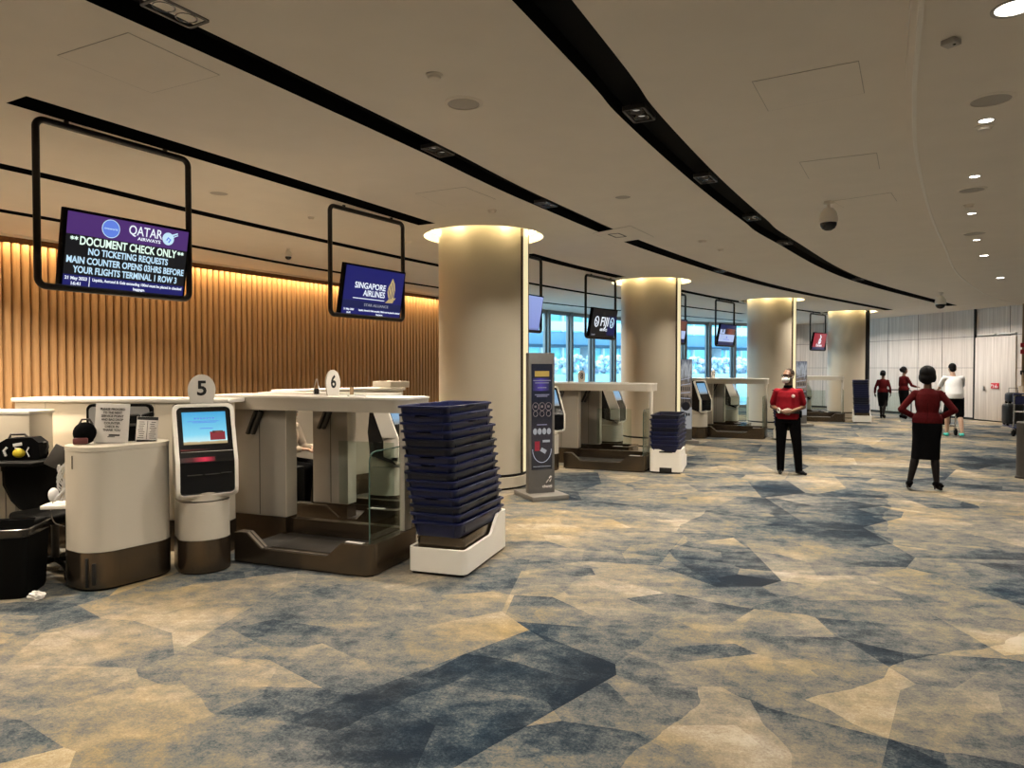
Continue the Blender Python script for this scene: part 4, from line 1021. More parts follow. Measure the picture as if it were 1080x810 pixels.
    MB().box((0, .07, .14), (2.05, .16, .275)).build('bronze_plinth', 'bronze', t)
    MB().box((0, .20, 1.355), (2.09, .44, .035), bev=.006).build('top', 'top', t)
    b = MB()
    for x in (-.72, .34): b.box((x, -.001, .81), (.006, .004, 1.05))
    b.build('panel_joint', 'grille', t, smooth=False); b = MB(); b.cyl((-.18, -.002, .90), (-.18, .004, .90), .012, n=12); b.build('cable_hole', 'ink', t)
    b = MB(); b.cyl((-.35, -.012, .16), (-.35, 0, .16), .014, n=12); b.build('lock', 'steel', t)
    b = MB()
    for x in (.30, .62): b.box((x, .06, 1.374), (.16, .05, .006), bev=.002)
    b.build('cable_cover', 'lgrey', t)
    # side desk at the left edge
    t = thing('side_desk', 'cream desk end at the left edge of the picture, below the slatted wall', 'desk', (-4.62, 6.03, 0), R(-4))
    MB().box((0, .14, .76), (1.1, .28, 1.0), bev=.01).build('body', 'cream', t); MB().box((0, .14, .13), (1.08, .26, .26)).build('bronze_plinth', 'bronze', t); MB().box((0, .14, 1.27), (1.12, .30, .03), bev=.006).build('top', 'top', t)
    b = MB(); b.box((.33, -.003, .58), (.008, .008, .64)); b.box((.43, -.003, .58), (.03, .012, .64), bev=.003); b.build('panel_joint', 'panel', t)
    b = MB(); b.box((.22, -.22, .89), (1.36, .42, .03), bev=.01); b.box((-.2, -.05, .86), (.04, .12, .14)); b.box((.4, -.05, .86), (.04, .12, .14)); b.build('shelf', 'matt', t)
    # black pouch bag with yellow
    n = thing('crew_bag', 'black bag with yellow pouch and white straps on the dark shelf', 'bag', (-4.00, 5.80, .906), R(8)); n.scale = (.86,)*3
    prof = [(-.19, 0), (.17, 0), (.19, .03), (.18, .16), (.12, .21), (-.10, .20), (-.18, .15), (-.2, .04)]
    bb = MB(); bb.prism(prof, -.085, .085, xz()); bd = bb.build('body', 'blackcloth', n)
    b = MB(); b.sph((.01, -.085, .065), (.055, .03, .045)); b.build('yellow_pouch', 'yellow', n)
    b = MB(); b.tube([(-.10, -.09, .04), (-.115, -.095, .09), (-.09, -.095, .12)], .011, 8); b.tube([(.10, -.09, .03), (.08, -.095, .08), (.10, -.095, .12)], .006, 8); b.box((.0, -.089, .145), (.08, .008, .03), (0, R(-10), 0), .004); b.box((-.0, -.09, .11), (.05, .006, .012), (0, R(10), 0)); b.build('white_strap', 'whitecloth', n)
    b = MB(); b.tube([(-.12, 0, .19), (-.10, 0, .235), (.02, 0, .235), (.05, 0, .20)], .012, 8); b.tube([(.17, 0, .15), (.22, 0, .16), (.235, -.02, .11), (.2, 0, .05)], .008, 8); b.build('strap', 'dgrey', n)
    n = thing('paper_tag_pile', 'small pile of white paper tags left of the black bag at the picture edge', 'paper', (-4.26, 5.76, .906), R(5)); b = MB()
    for k in range(7): b.box((random.uniform(-.01, .01), random.uniform(-.01, .01), .006+.012*k), (.14, .09, .011), (0, 0, random.uniform(-.2, .2)))
    b.build('sheet', 'paper', n, smooth=False)
    # office chair, mostly behind the podium
    t = thing('office_chair', 'black office chair on castors, mostly hidden behind the podium', 'chair', (-3.68, 5.70, 0), R(60))
    b = MB(); b.box((0, 0, .47), (.48, .46, .08), bev=.035, seg=3); b.build('seat', 'matt', t)
    w = MB(); w.rings([[Vector((x*sc, .24+dy+yy, z)) for x, yy in ((-.22, 0), (.22, 0), (.22, .05), (-.22, .05))] for z, sc, dy in ((.50, .55, 0), (.58, .8, .02), (.71, 1.0, .05), (.82, .95, .08), (.86, .8, .085))]); w.build('backrest', 'matt', t)
    b = MB(); b.tube([(0, .12, .45), (0, .26, .46), (0, .29, .58)], .022, 8); b.cyl((0, 0, .09), (0, 0, .43), .028); b.build('column', 'dgrey', t)
    for k in range(5):
        a = 2*PI*k/5+R(115); c, s = math.cos(a), math.sin(a)
        b = MB(); b.tube([(0, 0, .11), (c*.16, s*.16, .10), (c*.29, s*.29, .075)], .020, 8); lg = b.build('leg', 'matt', t)
        b = MB(); b.cyl((c*.29-s*.02, s*.29+c*.02, .03), (c*.29+s*.02, s*.29-c*.02, .03), .03, n=16); b.cyl((c*.29, s*.29, .03), (c*.29, s*.29, .08), .01, n=8); b.build('castor', 'matt', lg)
    # black bin
    t = thing('waste_bin', 'square black waste bin on the floor at the left edge of the picture', 'bin', (-3.70, 5.19, 0), R(12))
    b = MB(); q = lambda w, z: [Vector((x, y, z)) for x, y in rrect(w, w, .05, 5)]
    b.rings([q(.36, 0), q(.38, .03), q(.42, .46), q(.44, .47), q(.44, .495), q(.41, .495), q(.36, .04), q(.34, .03)]); b.build('body', 'matt', t)
    b = MB(); b.rings([q(.425, .44), q(.445, .455), q(.450, .50), q(.428, .505), q(.418, .47)], caps=False); b.build('liner_edge', 'black', t)
    # crumpled tissue, paper
    def crumple(name, p, s, m, label, cat):
        bm = bmesh.new(); bmesh.ops.create_icosphere(bm, subdivisions=3, radius=1)
        for v in bm.verts: v.co *= 1+random.uniform(-.28, .28); v.co = Vector((v.co.x*s[0], v.co.y*s[1], max(0, (v.co.z+.75)*s[2])))
        o = mesh_obj(name, bm, m, smooth=False); o.location = p; tag(o, label, cat)
    crumple('crumpled_tissue', (*at(38.5, 632, 0).to_2d(), .0), (.055, .035, .032), 'paper', 'crumpled white tissue on the carpet right of the black bin', 'tissue')
    crumple('crumpled_paper', (*at(36, 584, 0).to_2d(), .0), (.11, .05, .035), 'paper', 'crumpled white paper lying on the floor behind the black bin', 'paper')
    crumple('paper_scrap', (*at(67, 601, 0).to_2d(), .0), (.035, .03, .012), 'paper', 'small white scrap on the floor beside the foot of the podium', 'paper')
    # card reader on an arm, cables and the little keyboard ledge at the podium's staff side
    n = thing('card_reader', 'dark grey tilted card reader on an arm at the left side of the podium', 'card reader', (-3.47, 5.42, .97), R(20))
    MB().box((0, 0, 0), (.12, .02, .17), (R(-10), R(28), 0), .008).build('body', 'dgrey', n)
    b = MB(); b.tube([(.01, .02, .0), (.05, .06, -.03), (.12, .07, -.05)], .012, 8); b.build('arm', 'matt', n)
    n = thing('keyboard_ledge', 'small white ledge sticking out of the staff side of the podium', 'shelf', (-3.46, 5.43, .60), R(10))
    MB().box((0, 0, 0), (.20, .22, .03), bev=.006).build('board', 'white', n); b = MB(); b.box((.09, .03, -.05), (.03, .1, .08), bev=.01); b.build('bracket', 'white', n)
    n = thing('cable_bundle', 'bundle of white cables hanging above the ledge on the podium', 'cables', (-3.47, 5.41, .62)); b = MB()
    for k in range(9):
        a = random.uniform(0, 6.28); r = random.uniform(.02, .04); pts = [(.03+r*math.cos(a+i*.9)*(1-i/16), r*math.sin(a+i*.9)*.7, .02+.034*i+random.uniform(-.008, .008)) for i in range(9)]
        b.tube(spline([Vector(p) for p in pts], 4), .0055, 6)
    b.sph((-.03, 0, .06), (.04, .03, .055)); b.build('cable', 'whitecloth', n)
    b = MB(); b.tube(spline([Vector(p) for p in ((-.03, 0, .03), (-.04, -.02, -.06), (-.02, -.01, -.15), (.05, .0, -.18))], 6), .004, 6); b.build('loose_cable', 'lgrey', n)

def build_rear():
    # long white counter further back
    t = thing('rear_counter', 'low white counter behind the bag drop, left of the nearest pillar', 'counter', (-2.05, 9.2, 0), R(50))
    MB().box((0, .25, .68), (1.7, .5, 1.32), bev=.01).build('body', 'counter', t); MB().box((0, .25, 1.36), (1.74, .54, .04), bev=.006).build('top', 'top', t)
    MB().box((0, .25, .13), (1.72, .52, .26)).build('bronze_plinth', 'bronze', t); b = MB(); b.box((.84, .25, 1.42), (.34, .40, .09), bev=.01); b.build('raised_end', 'counter', t)
    for k, (x, y, s, rz, lb) in enumerate(((2.15, 18.3, 2.3, 40, 'low white counter behind the second bag drop, in front of the windows'), (6.1, 23.4, 2.2, 50, 'low white counter behind the third bag drop, in front of the windows'))):
        t = thing('rear_counter', lb, 'counter', (x, y, 0), R(rz)); MB().box((0, .25, .62), (s, .5, 1.2), bev=.01).build('body', 'counter', t); MB().box((0, .25, 1.24), (s+.04, .54, .04), bev=.006).build('top', 'top', t); MB().box((0, .25, .13), (s+.02, .52, .26)).build('bronze_plinth', 'bronze', t)
    # small things on the nearest bag drop top
    a = at(334, 416, 1.394)
    n = thing('tent_card', 'white tent card seen edge-on left of the number 6 sign', 'card', a, R(104)); n.scale = (.75,)*3; b = MB()
    for s in (-1, 1): b.prism([(-.09, 0), (.09, 0), (.07, .2), (-.07, .2)], -.003, .003, lambda p, s=s: Vector((p.x, s*(.045-p.y*.2)+p.z, p.y)))
    b.build('leaf', 'paper', n, smooth=False); b = MB(); b.box((0, 0, .04), (.12, .06, .07)); b.build('inner_card', 'ink', n)
    a = at(371, 416.3, 1.394); n = thing('pen_holder', 'small brown pen holder on the counter top right of the number 6 sign', 'holder', a, R(10)); MB().box((0, 0, .035), (.035, .03, .07), bev=.004).build('cup', 'tan', n); b = MB(); b.tube([(0, 0, .04), (.01, 0, .085)], .004, 6); b.build('pen', 'dgrey', n)
    a = at(376, 418.3, 1.394); n = thing('form_pad', 'white form pad lying on the counter top right of the number 6 sign', 'paper pad', a, R(0)); MB().box((0, 0, .006), (.14, .18, .012), (0, 0, R(20))).build('pad', 'paper', n); MB().box((.02, .02, .0125), (.08, .05, .001), (0, 0, R(20))).build('print', 'ink', n)

UNITS = [(-1.10, 5.53), (2.10, 11.15), (5.82, 16.35), (10.12, 21.55)]
URZ = [-21, -22, -25, -20]
def build_units():
    W = ['by kiosk 5', 'before the second pillar', 'behind the man in red', 'before the farthest pillar']
    for i, C in enumerate(UNITS):
        rz = R(URZ[i]); rt = Matrix.Rotation(rz, 4, 'Z')
        unit(C, rz, ['nearest', 'second', 'third', 'farthest'][i]+' cream bag drop counter with bronze tub and glass wing, '+W[i])
        ka = rt @ Vector((-1.42 if i != 1 else -1.54, -.26, 0)); kb = rt @ Vector((-1.02, 2.07, 0))
        kiosk((C[0]+ka.x, C[1]+ka.y), R(33.5 if i == 0 else 36+3*i), ['nearest black-faced check-in kiosk with a blue sky screen and a red glow', 'check-in kiosk partly hidden by the poster totem at the nearest pillar', 'check-in kiosk right of the photo totem at the second pillar', 'check-in kiosk of the farthest bag drop, behind the man in the red polo shirt'][i], .03, 'scr_sky' if i == 0 else 'scr_small', detail=i == 0)
        kiosk((C[0]+kb.x, C[1]+kb.y), R(72 if i == 0 else 62+2*i), ['check-in kiosk seen from the side through the nearest glass wing', 'check-in kiosk seen from the side under the second bag drop top', 'check-in kiosk seen from the side under the third bag drop top', 'check-in kiosk seen from the side under the farthest bag drop top'][i], .16, 'scr_small', detail=False)
        if i: 
            kk = rt @ Vector((-1.30, .86, 0)); arch_sign((C[0]+kk.x, C[1]+kk.y, 1.394), R(38+3*i), str(6+2*i), ['', 'white number sign on the second bag drop top, against the windows', 'white number sign on the third bag drop top, against the windows', 'white number sign on the farthest bag drop top, against the pale wood wall'][i], .85)
        else:
            c = Vector((C[0]+ka.x, C[1]+ka.y)); d = Vector((-math.sin(R(33.5)), math.cos(R(33.5))))
            arch_sign((c.x+d.x*.06, c.y+d.y*.06, 1.352), R(33), '5', 'white number 5 sign on top of the nearest kiosk', .98); a = at(351, 417, 1.394); arch_sign(a, R(66), '6', 'white number 6 sign on the nearest bag drop top', .95)
    trolley((-.60, 5.60), R(-18), 15, .30, False, 'white trolley under the nearest and tallest stack of blue trays', 'nearest and tallest stack', (-.11, .0))
    trolley((2.40, 11.08), R(-18), 8, .33, True, 'white trolley with a slot handle under the low stack of trays at the second pillar', 'low stack before the second pillar', (.0, .03))
    trolley((6.24, 16.25), R(-24), 12, .30, False, 'white trolley mostly hidden behind the man in the red polo shirt', 'stack behind the man', (-.03, 0))
    trolley((10.50, 21.28), R(-24), 14, .30, False, 'white trolley under the farthest stack of trays, left of two walking women', 'stack at the farthest pillar', (-.05, 0))
    totem((.36, 9.05), R(22), 'grey totem with a dark poster and foot plate beside the nearest pillar', 0)
    totem((3.80, 15.75), R(2), 'totem with a building photo and white foot, behind the second stack of trays', 1)
    totem((8.25, 20.35), R(5), 'totem with a brown and blue poster behind the head of the man in red', 1)

# ---------------------------------------------------------------- luggage
def build_luggage():
    t = thing('luggage_trolley', 'blue luggage trolley at the right edge of the picture', 'luggage trolley', (12.42, 17.35, 0), R(70))
    b = MB(); b.wall([(x, y, .98) for x, y in rrect(.22, .48, .03, 3, -.33, 0)], .012, .78, closed=True); b.box((-.33, 0, .785), (.21, .47, .012)); b.build('basket', 'blueframe', t)
    b = MB(); b.tube([(-.42, -.25, .22), (.42, -.25, .22), (.42, .25, .22), (-.42, .25, .22)], .02, 8, closed=True); b.tube([(-.42, 0, .22), (.42, 0, .22)], .018, 8); b.build('deck_frame', 'blueframe', t)
    b = MB(); b.tube([(-.40, -.25, .22), (-.44, -.25, .98), (-.44, .25, .98), (-.40, .25, .22)], .018, 8); b.tube([(-.42, -.25, .6), (-.42, .25, .6)], .014, 8); b.build('upright', 'steel', t)
    b = MB(); b.tube([(-.44, -.28, 1.0), (-.52, -.28, 1.03), (-.52, .28, 1.03), (-.44, .28, 1.0)], .018, 8); b.build('handle_bar', 'blueframe', t)
    for x, y in ((-.36, -.24), (-.36, .24), (.38, 0)): MB().cyl((x, y-.02, .085), (x, y+.02, .085), .085).build('wheel', 'matt', t)
    b = MB()
    for x, y in ((-.36, -.24), (-.36, .24), (.38, 0)): b.cyl((x, y, .085), (x, y, .22), .014, n=8); b.box((x, y, .15), (.05, .07, .06), bev=.01)
    b.build('fork', 'steel', t)
    def case(name, label, p, rz, d, m):
        c = thing(name, label, 'suitcase', p, rz); bx, by, bz = d
        MB().box((0, 0, bz/2+.03), d, bev=min(.07, bx*.22), seg=3).build('shell', m, c)
        b = MB()
        for k in range(5): b.box((0, -by*.36+by*.18*k, bz/2+.03), (bx+.012, .012, bz*.8), bev=.004)
        b.build('rib', m, c)
        b = MB(); b.tube([(0, -.1, bz+.03), (0, -.1, bz+.14), (0, .1, bz+.14), (0, .1, bz+.03)], .008, 6); b.build('pull_handle', 'dgrey', c)
        for x in (-1, 1):
            for y in (-1, 1): MB().cyl((x*bx*.32-.012, y*by*.36, .03), (x*bx*.32+.012, y*by*.36, .03), .03, n=12).build('wheel', 'matt', c)
    case('suitcase', 'large black suitcase standing on the blue luggage trolley at the right edge', (12.33, 17.48, .241), R(70), (.44, .40, .50), 'case2')
    case('suitcase', 'smaller dark blue suitcase on top of the large black one, right edge', (12.33, 17.48, .775), R(78), (.30, .30, .24), 'case1')
    n = thing('hand_bag', 'tall tan bag on the blue luggage trolley at the right edge, behind the suitcases', 'bag', (12.66, 17.62, .241), R(60)); n.scale = (1, 1, 3.2); b = MB(); b.prism([(-.2, 0), (.2, 0), (.17, .2), (.06, .30), (-.12, .25)], -.08, .08, xz()); b.build('body', 'beigecloth', n); b = MB(); b.tube([(-.1, 0, .24), (-.05, 0, .38), (.06, 0, .40), (.08, 0, .28)], .01, 6); b.build('handle', 'tan', n)
    t = thing('bollard', 'dark grey cylindrical bollard at the right edge of the picture', 'bollard', (7.68, 10.62, 0)); b = MB(); b.lathe([(.115, 0), (.115, .03), (.108, .035), (.108, .80), (.112, .81), (.112, .83), (.10, .845)], n=36); b.build('post', 'dgrey', t); MB().lathe([(.122, .0), (.122, .02)], n=36).build('foot_ring', 'plinth', t)
    # trolley pushed by the man in white
    t = thing('luggage_trolley', 'steel luggage trolley pushed by the man in the white T-shirt', 'luggage trolley', (10.72, 17.78, 0), R(-106))
    b = MB(); b.tube([(-.40, -.24, .22), (.40, -.22, .22), (.40, .22, .22), (-.40, .24, .22)], .02, 8, closed=True); b.build('deck_frame', 'steel', t)
    b = MB(); b.tube([(.38, -.22, .22), (.44, -.24, .98), (.44, .24, .98), (.38, .22, .22)], .018, 8); b.tube([(.41, -.23, .55), (.41, .23, .55)], .014, 8); b.build('upright', 'steel', t)
    b = MB(); b.tube([(.44, -.27, 1.0), (.52, -.27, 1.04), (.52, .27, 1.04), (.44, .27, 1.0)], .018, 8); b.build('handle_bar', 'matt', t)
    for x, y in ((.36, -.24), (.36, .24), (-.36, 0)): MB().cyl((x, y-.02, .085), (x, y+.02, .085), .085).build('wheel', 'matt', t)
    b = MB()
    for x, y in ((.36, -.24), (.36, .24), (-.36, 0)): b.cyl((x, y, .085), (x, y, .22), .014, n=8); b.box((x, y, .15), (.05, .07, .06), bev=.01)
    b.build('fork', 'steel', t)
    n = thing('cabin_bag', 'black bag lying on the trolley of the man in the white T-shirt', 'bag', (10.72, 17.80, .241), R(-106)); MB().box((-.02, 0, .15), (.62, .36, .30), bev=.06, seg=3).build('body', 'blackcloth', n); b = MB(); b.tube([(-.15, 0, .28), (-.1, 0, .36), (.08, 0, .36), (.13, 0, .28)], .012, 6); b.build('handle', 'dgrey', n)
    # glass barrier by the far wall
    a, c = at(936, 446, 0), at(964, 445, 0); a = Vector((12.25, 23.6, 0)); c = Vector((13.12, 23.35, 0)); d = (c-a)
    t = thing('rail_barrier', 'low barrier with a dark rail and glass infill beside the walking women', 'barrier', a, math.atan2(d.y, d.x)); L = d.length
    b = MB(); b.tube([(0, 0, .93), (L-.06, 0, .93), (L-.01, 0, .90), (L, 0, .84), (L, 0, 0)], .022, 8); b.tube([(0, 0, .93), (0, 0, 0)], .02, 8); b.build('rail', 'dgrey', t)
    b = MB(); b.box((L/2, 0, .47), (L-.1, .01, .74)); b.build('glass_infill', 'glass', t, smooth=False)

# ================================================================== PEOPLE
def remesh(mb, name, m, parent, vox=.008, smooth=4):
    me = bpy.data.meshes.new('tmp'); bmesh.ops.recalc_face_normals(mb.bm, faces=mb.bm.faces[:]); mb.bm.to_mesh(me); mb.bm.free()
    o = bpy.data.objects.new('tmp', me); COL.objects.link(o)
    r = o.modifiers.new('r', 'REMESH'); r.mode = 'VOXEL'; r.voxel_size = vox; r.use_smooth_shade = True
    s = o.modifiers.new('s', 'SMOOTH'); s.iterations = smooth; s.factor = .5
    dg = bpy.context.evaluated_depsgraph_get(); dg.update()
    nm = bpy.data.meshes.new_from_object(o.evaluated_get(dg)); nm.name = name
    bpy.data.objects.remove(o); bpy.data.meshes.remove(me)
    nm.materials.clear(); nm.materials.append(M[m])
    for p in nm.polygons: p.use_smooth = True
    return link(bpy.data.objects.new(name, nm), parent)
def ell(c, rx, ry, n=20): return [Vector((c[0]+rx*math.cos(2*PI*k/n), c[1]+ry*math.sin(2*PI*k/n), c[2])) for k in range(n)]
def hand(b, w, d, palm_n, size=1.0, curl=.5, side=1):
    """palm and five fingers from the wrist w, pointing along d, palm facing palm_n"""
    w, d, pn = Vector(w), Vector(d).normalized(), Vector(palm_n).normalized(); sx = d.cross(pn).normalized()*side; s = size
    def P(a, o, u): return w+d*a*s+sx*o*s+pn*u*s
    b.cap(P(-.01, 0, 0), P(.04, .018, 0), .024*s, .018*s, 10); b.cap(P(-.01, 0, 0), P(.04, -.018, 0), .024*s, .018*s, 10); b.cap(P(.0, 0, 0), P(.075, .022, 0), .02*s, .013*s, 10); b.cap(P(.0, 0, 0), P(.078, -.012, 0), .02*s, .013*s, 10)
    for o, L, r in ((.033, .066, .0088), (.011, .078, .0092), (-.011, .072, .009), (-.032, .056, .008)):
        k = P(.08, o, 0); m = k+(d*math.cos(curl)+pn*math.sin(curl))*L*.5*s; e = m+(d*math.cos(curl*2)+pn*math.sin(curl*2))*L*.5*s
        b.cap(k-d*.02*s, m, r*1.1*s, r*s, 8); b.cap(m, e, r*s, r*.85*s, 8)
    k = P(.02, .032, .008); m = P(.052, .056, .022); e = P(.080, .058, .038)
    b.cap(k, m, .013*s, .0105*s, 8); b.cap(m, e, .0105*s, .009*s, 8)

def person(name_label, loc, rz, J, outfit, height=1.65, vox=.009, head_turn=0, head_pitch=0, hair='short', cat='person'):
    """J: joints of a 1.65 m figure facing -y (its own left is +x)"""
    t = thing('person', name_label, cat, (*loc, 0), rz); k = height/1.65; t.scale = (k, k, k)
    fem = outfit in ('suit',)
    skin = 'skin_b' if outfit in ('polo', 'suit') else 'skin_l'
    b = MB(); lean = J.get('lean', Vector((0, 0, 0)))
    hip, ch, nk, hd = J['pelvis'], J['chest'], J['neck'], J['head']
    sw, cw, ww, hw = (.155, .132, .112, .160) if fem else (.18, .158, .158, .160)
    # torso
    def tors(b, inf, z0=None):
        sec = [(hip+Vector((0, .0, -.09)), hw*.80, .105), (hip+Vector((0, 0, 0)), hw, .118), (hip.lerp(ch, .40), ww, .098 if fem else .115), (hip.lerp(ch, .72), cw*.97, .112), (ch, cw, .115), (ch.lerp(nk, .45), cw*.92, .098), (ch.lerp(nk, .8), .085, .07)]
        b.rings([ell(c, rx+inf, ry+inf) for c, rx, ry in sec])
    tors(b, 0)
    b.cap(ch.lerp(nk, .6), nk+(hd-nk)*.35, .062 if not fem else .052, .052 if not fem else .045)
    # head: skull, jaw, nose, ears
    hm = Matrix.Translation(hd) @ Euler((head_pitch, 0, head_turn)).to_matrix().to_4x4()
    def hp(x, y, z): return hm @ Vector((x, y, z))
    q = MB(); q.sph((0, .012, .035), (.074, .092, .088)); q.sph((0, -.018, -.035), (.058, .070, .075)); q.sph((0, -.045, -.082), (.034, .036, .028))
    q.cap((0, -.086, .015), (0, -.104, -.022), .010, .014, 10); q.sph((0, -.088, -.058), (.024, .012, .011)); q.sph((0, -.078, .038), (.055, .016, .012))
    for s in (-1, 1): q.sph((s*.076, .012, -.005), (.010, .020, .032)); q.sph((s*.040, -.070, -.022), (.022, .016, .022))
    q.bm.transform(hm); b.merge(q.bm)
    # limbs
    ar = .80 if fem else 1
    for s in ('l', 'r'):
        sh, el, wr = J['sh_'+s], J['el_'+s], J['wr_'+s]
        b.cap(ch.lerp(nk, .35), sh, .055*ar, .045*ar); b.cap(sh, el, .045*ar, .037*ar); b.cap(el, wr, .037*ar, .026*ar)
        hand(b, wr, J['hd_'+s], J['hn_'+s], .98, J.get('curl', .5), J.get('side_'+s, 1))
        h, kn, an, to = J['hip_'+s], J['kn_'+s], J['an_'+s], J['toe_'+s]
        b.cap(h, kn, .082, .052); mid = kn.lerp(an, .3); mid = mid+Vector((0, .012, 0)); b.cap(kn, mid, .050, .052); b.cap(mid, an, .052, .033)
        b.cap(an+Vector((0, 0, -.035)), to+Vector((0, 0, .0)), .034, .026)
    body = remesh(b, 'body', 'tights' if outfit == 'suit' else skin, t, vox)
    if outfit == 'suit':      # bare skin of the head, neck and hands: one material slot more
        body.data.materials.append(M['skin_b'])
        zl = hip.z-.1
        for p in body.data.polygons:
            if p.center.z > zl: p.material_index = 1
    # shoes
    for s in ('l', 'r'):
        an, to = J['an_'+s], J['toe_'+s]; d = Vector((to.x-an.x, to.y-an.y, 0)).normalized(); w = MB(); z = an.z-.075
        base = Vector((an.x, an.y, z)); heel = .035 if outfit == 'suit' else 0
        w.cap(base-d*.035+Vector((0, 0, .035+heel)), base+d*.10+Vector((0, 0, .030+heel*.35)), .038, .036, 12); w.cap(base+d*.08+Vector((0, 0, .028+heel*.2)), base+d*.165+Vector((0, 0, .024)), .036, .025, 12)
        if heel: w.cap(base-d*.045+Vector((0, 0, .045)), base-d*.05+Vector((0, 0, .008)), .018, .008, 8)
        zmin = base.z
        for v in w.bm.verts: v.co.z = max(v.co.z, zmin)
        w.build('shoe', {'shorts': 'teal', 'polo': 'black'}.get(outfit, 'blackcloth'), t)
    # upper garment
    g = MB(); inf = .016
    top = {'polo': 'red', 'suit': 'dred', 'shorts': 'whitecloth', 'seated': 'beigecloth'}[outfit]
    hem = hip+Vector((0, 0, -.02 if outfit == 'suit' else -.06))
    sec = [(hem, hw+inf+.004, .118+inf+.004), (hip+Vector((0, 0, .05)), hw+inf, .118+inf), (hip.lerp(ch, .42), ww+inf+(.0 if fem else .012), (.098 if fem else .125)+inf), (hip.lerp(ch, .72), cw+inf, .112+inf+.004), (ch, cw+inf, .115+inf), (ch.lerp(nk, .45), cw*.94+inf, .098+inf), (ch.lerp(nk, .78), .095, .078), (ch.lerp(nk, .92), .070, .062)]
    g.rings([ell(c, rx, ry) for c, rx, ry in sec])
    for s in ('l', 'r'):
        sh, el, wr = J['sh_'+s], J['el_'+s], J['wr_'+s]
        g.cap(ch.lerp(nk, .40), sh+Vector((0, 0, -.004)), .062, .056 if not fem else .048)
        if outfit in ('polo', 'shorts'): g.cap(sh, sh.lerp(el, .72), .058, .060)
        else: g.cap(sh, el, .054 if not fem else .047, .046 if not fem else .042); g.cap(el, el.lerp(wr, .92 if outfit != 'suit' else .80), .046 if not fem else .042, .038)
    garment = remesh(g, {'polo': 'polo_shirt', 'suit': 'jacket', 'shorts': 't_shirt', 'seated': 'jacket'}[outfit], top, t, vox, 3)
    # lower garment
    if outfit == 'suit':
        g = MB(); kz = J['kn_l'].lerp(J['kn_r'], .5); hemw = abs(J['kn_l'].x-J['kn_r'].x)/2+.085
        g.rings([ell(c, rx, ry, 28) for c, rx, ry in ((hip+Vector((0, 0, .10)), ww+.012, .11), (hip, hw+.012, .132), (hip+Vector((0, 0, -.10)), hw+.016, .135), (hip.lerp(kz, .55), hw+.004, .125), (Vector((kz.x, kz.y, kz.z-.045)), hemw-.024, .105), (Vector((kz.x, kz.y, kz.z-.05)), hemw-.04, .09))])
        g.build('skirt', 'blackcloth', t)
    else:
        g = MB(); g.rings([ell(c, rx, ry) for c, rx, ry in ((hip+Vector((0, 0, -.12)), hw*.9, .12), (hip+Vector((0, 0, -.02)), hw+.012, .130), (hip+Vector((0, 0, .07)), hw+.002, .122))])
        for s in ('l', 'r'):
            h, kn, an = J['hip_'+s], J['kn_'+s], J['an_'+s]
            if outfit == 'shorts': g.cap(h, h.lerp(kn, .92), .104, .086)
            else: g.cap(h, kn, .100, .072); g.cap(kn, an+Vector((0, 0, -.01)), .072, .056)
        remesh(g, 'shorts' if outfit == 'shorts' else 'trousers', 'blackcloth', t, vox, 3)
    # hair
    w = MB()
    if hair == 'bun':
        w.sph((0, .022, .045), (.086, .098, .092)); w.sph((0, .100, .03), (.060, .048, .058)); w.sph((-.05, .04, .0), (.04, .07, .06)); w.sph((.05, .04, .0), (.04, .07, .06)); cut = (-.062, .03)
    elif hair == 'bob':
        w.sph((0, .020, .040), (.098, .105, .100)); w.sph((0, .050, -.03), (.090, .075, .085)); w.sph((-.07, .02, -.02), (.035, .06, .07)); w.sph((.07, .02, -.02), (.035, .06, .07)); cut = (-.045, .03)
    elif hair == 'thin': w.sph((0, .020, .046), (.078, .095, .084)); cut = (-.030, .060)
    else: w.sph((0, .020, .044), (.080, .099, .090)); w.sph((0, .055, -.02), (.066, .055, .06)); cut = (-.055, .045)
    # keep the face free
    for v in w.bm.verts:
        if v.co.y < cut[0] and v.co.z < cut[1]+.03: v.co.y = max(v.co.y, cut[0])
    w.bm.transform(hm); remesh(w, 'hair', 'hair' if hair != 'thin' else 'greyhair', t, .008, 3)
    # face
    e = MB()
    for s in (-1, 1): e.sph(hp(s*.031, -.083, .012), (.012, .008, .007), u=10, v=8)
    e.build('eye', 'ink', t)
    e = MB(); e.tube([hp(-.022, -.099, -.060), hp(0, -.103, -.061), hp(.022, -.099, -.060)], .003, 6); e.build('mouth', 'maroon', t)
    return t, hp
def V(*a): return Vector(a)
def std(**kw):
    J = dict(pelvis=V(0, 0, .93), chest=V(0, 0, 1.22), neck=V(0, .005, 1.38), head=V(0, -.01, 1.535),
             sh_l=V(.150, 0, 1.305), sh_r=V(-.150, 0, 1.305), hip_l=V(.085, 0, .86), hip_r=V(-.085, 0, .86),
             kn_l=V(.095, -.01, .47), kn_r=V(-.095, -.01, .47), an_l=V(.10, .02, .085), an_r=V(-.10, .02, .085), toe_l=V(.115, -.13, .03), toe_r=V(-.115, -.13, .03),
             el_l=V(.24, .02, 1.06), el_r=V(-.24, .02, 1.06), wr_l=V(.24, -.06, .84), wr_r=V(-.24, -.06, .84), hd_l=V(0, -.1, -1), hd_r=V(0, -.1, -1), hn_l=V(-1, 0, 0), hn_r=V(1, 0, 0), side_l=-1, side_r=1)
    J.update(kw); return J
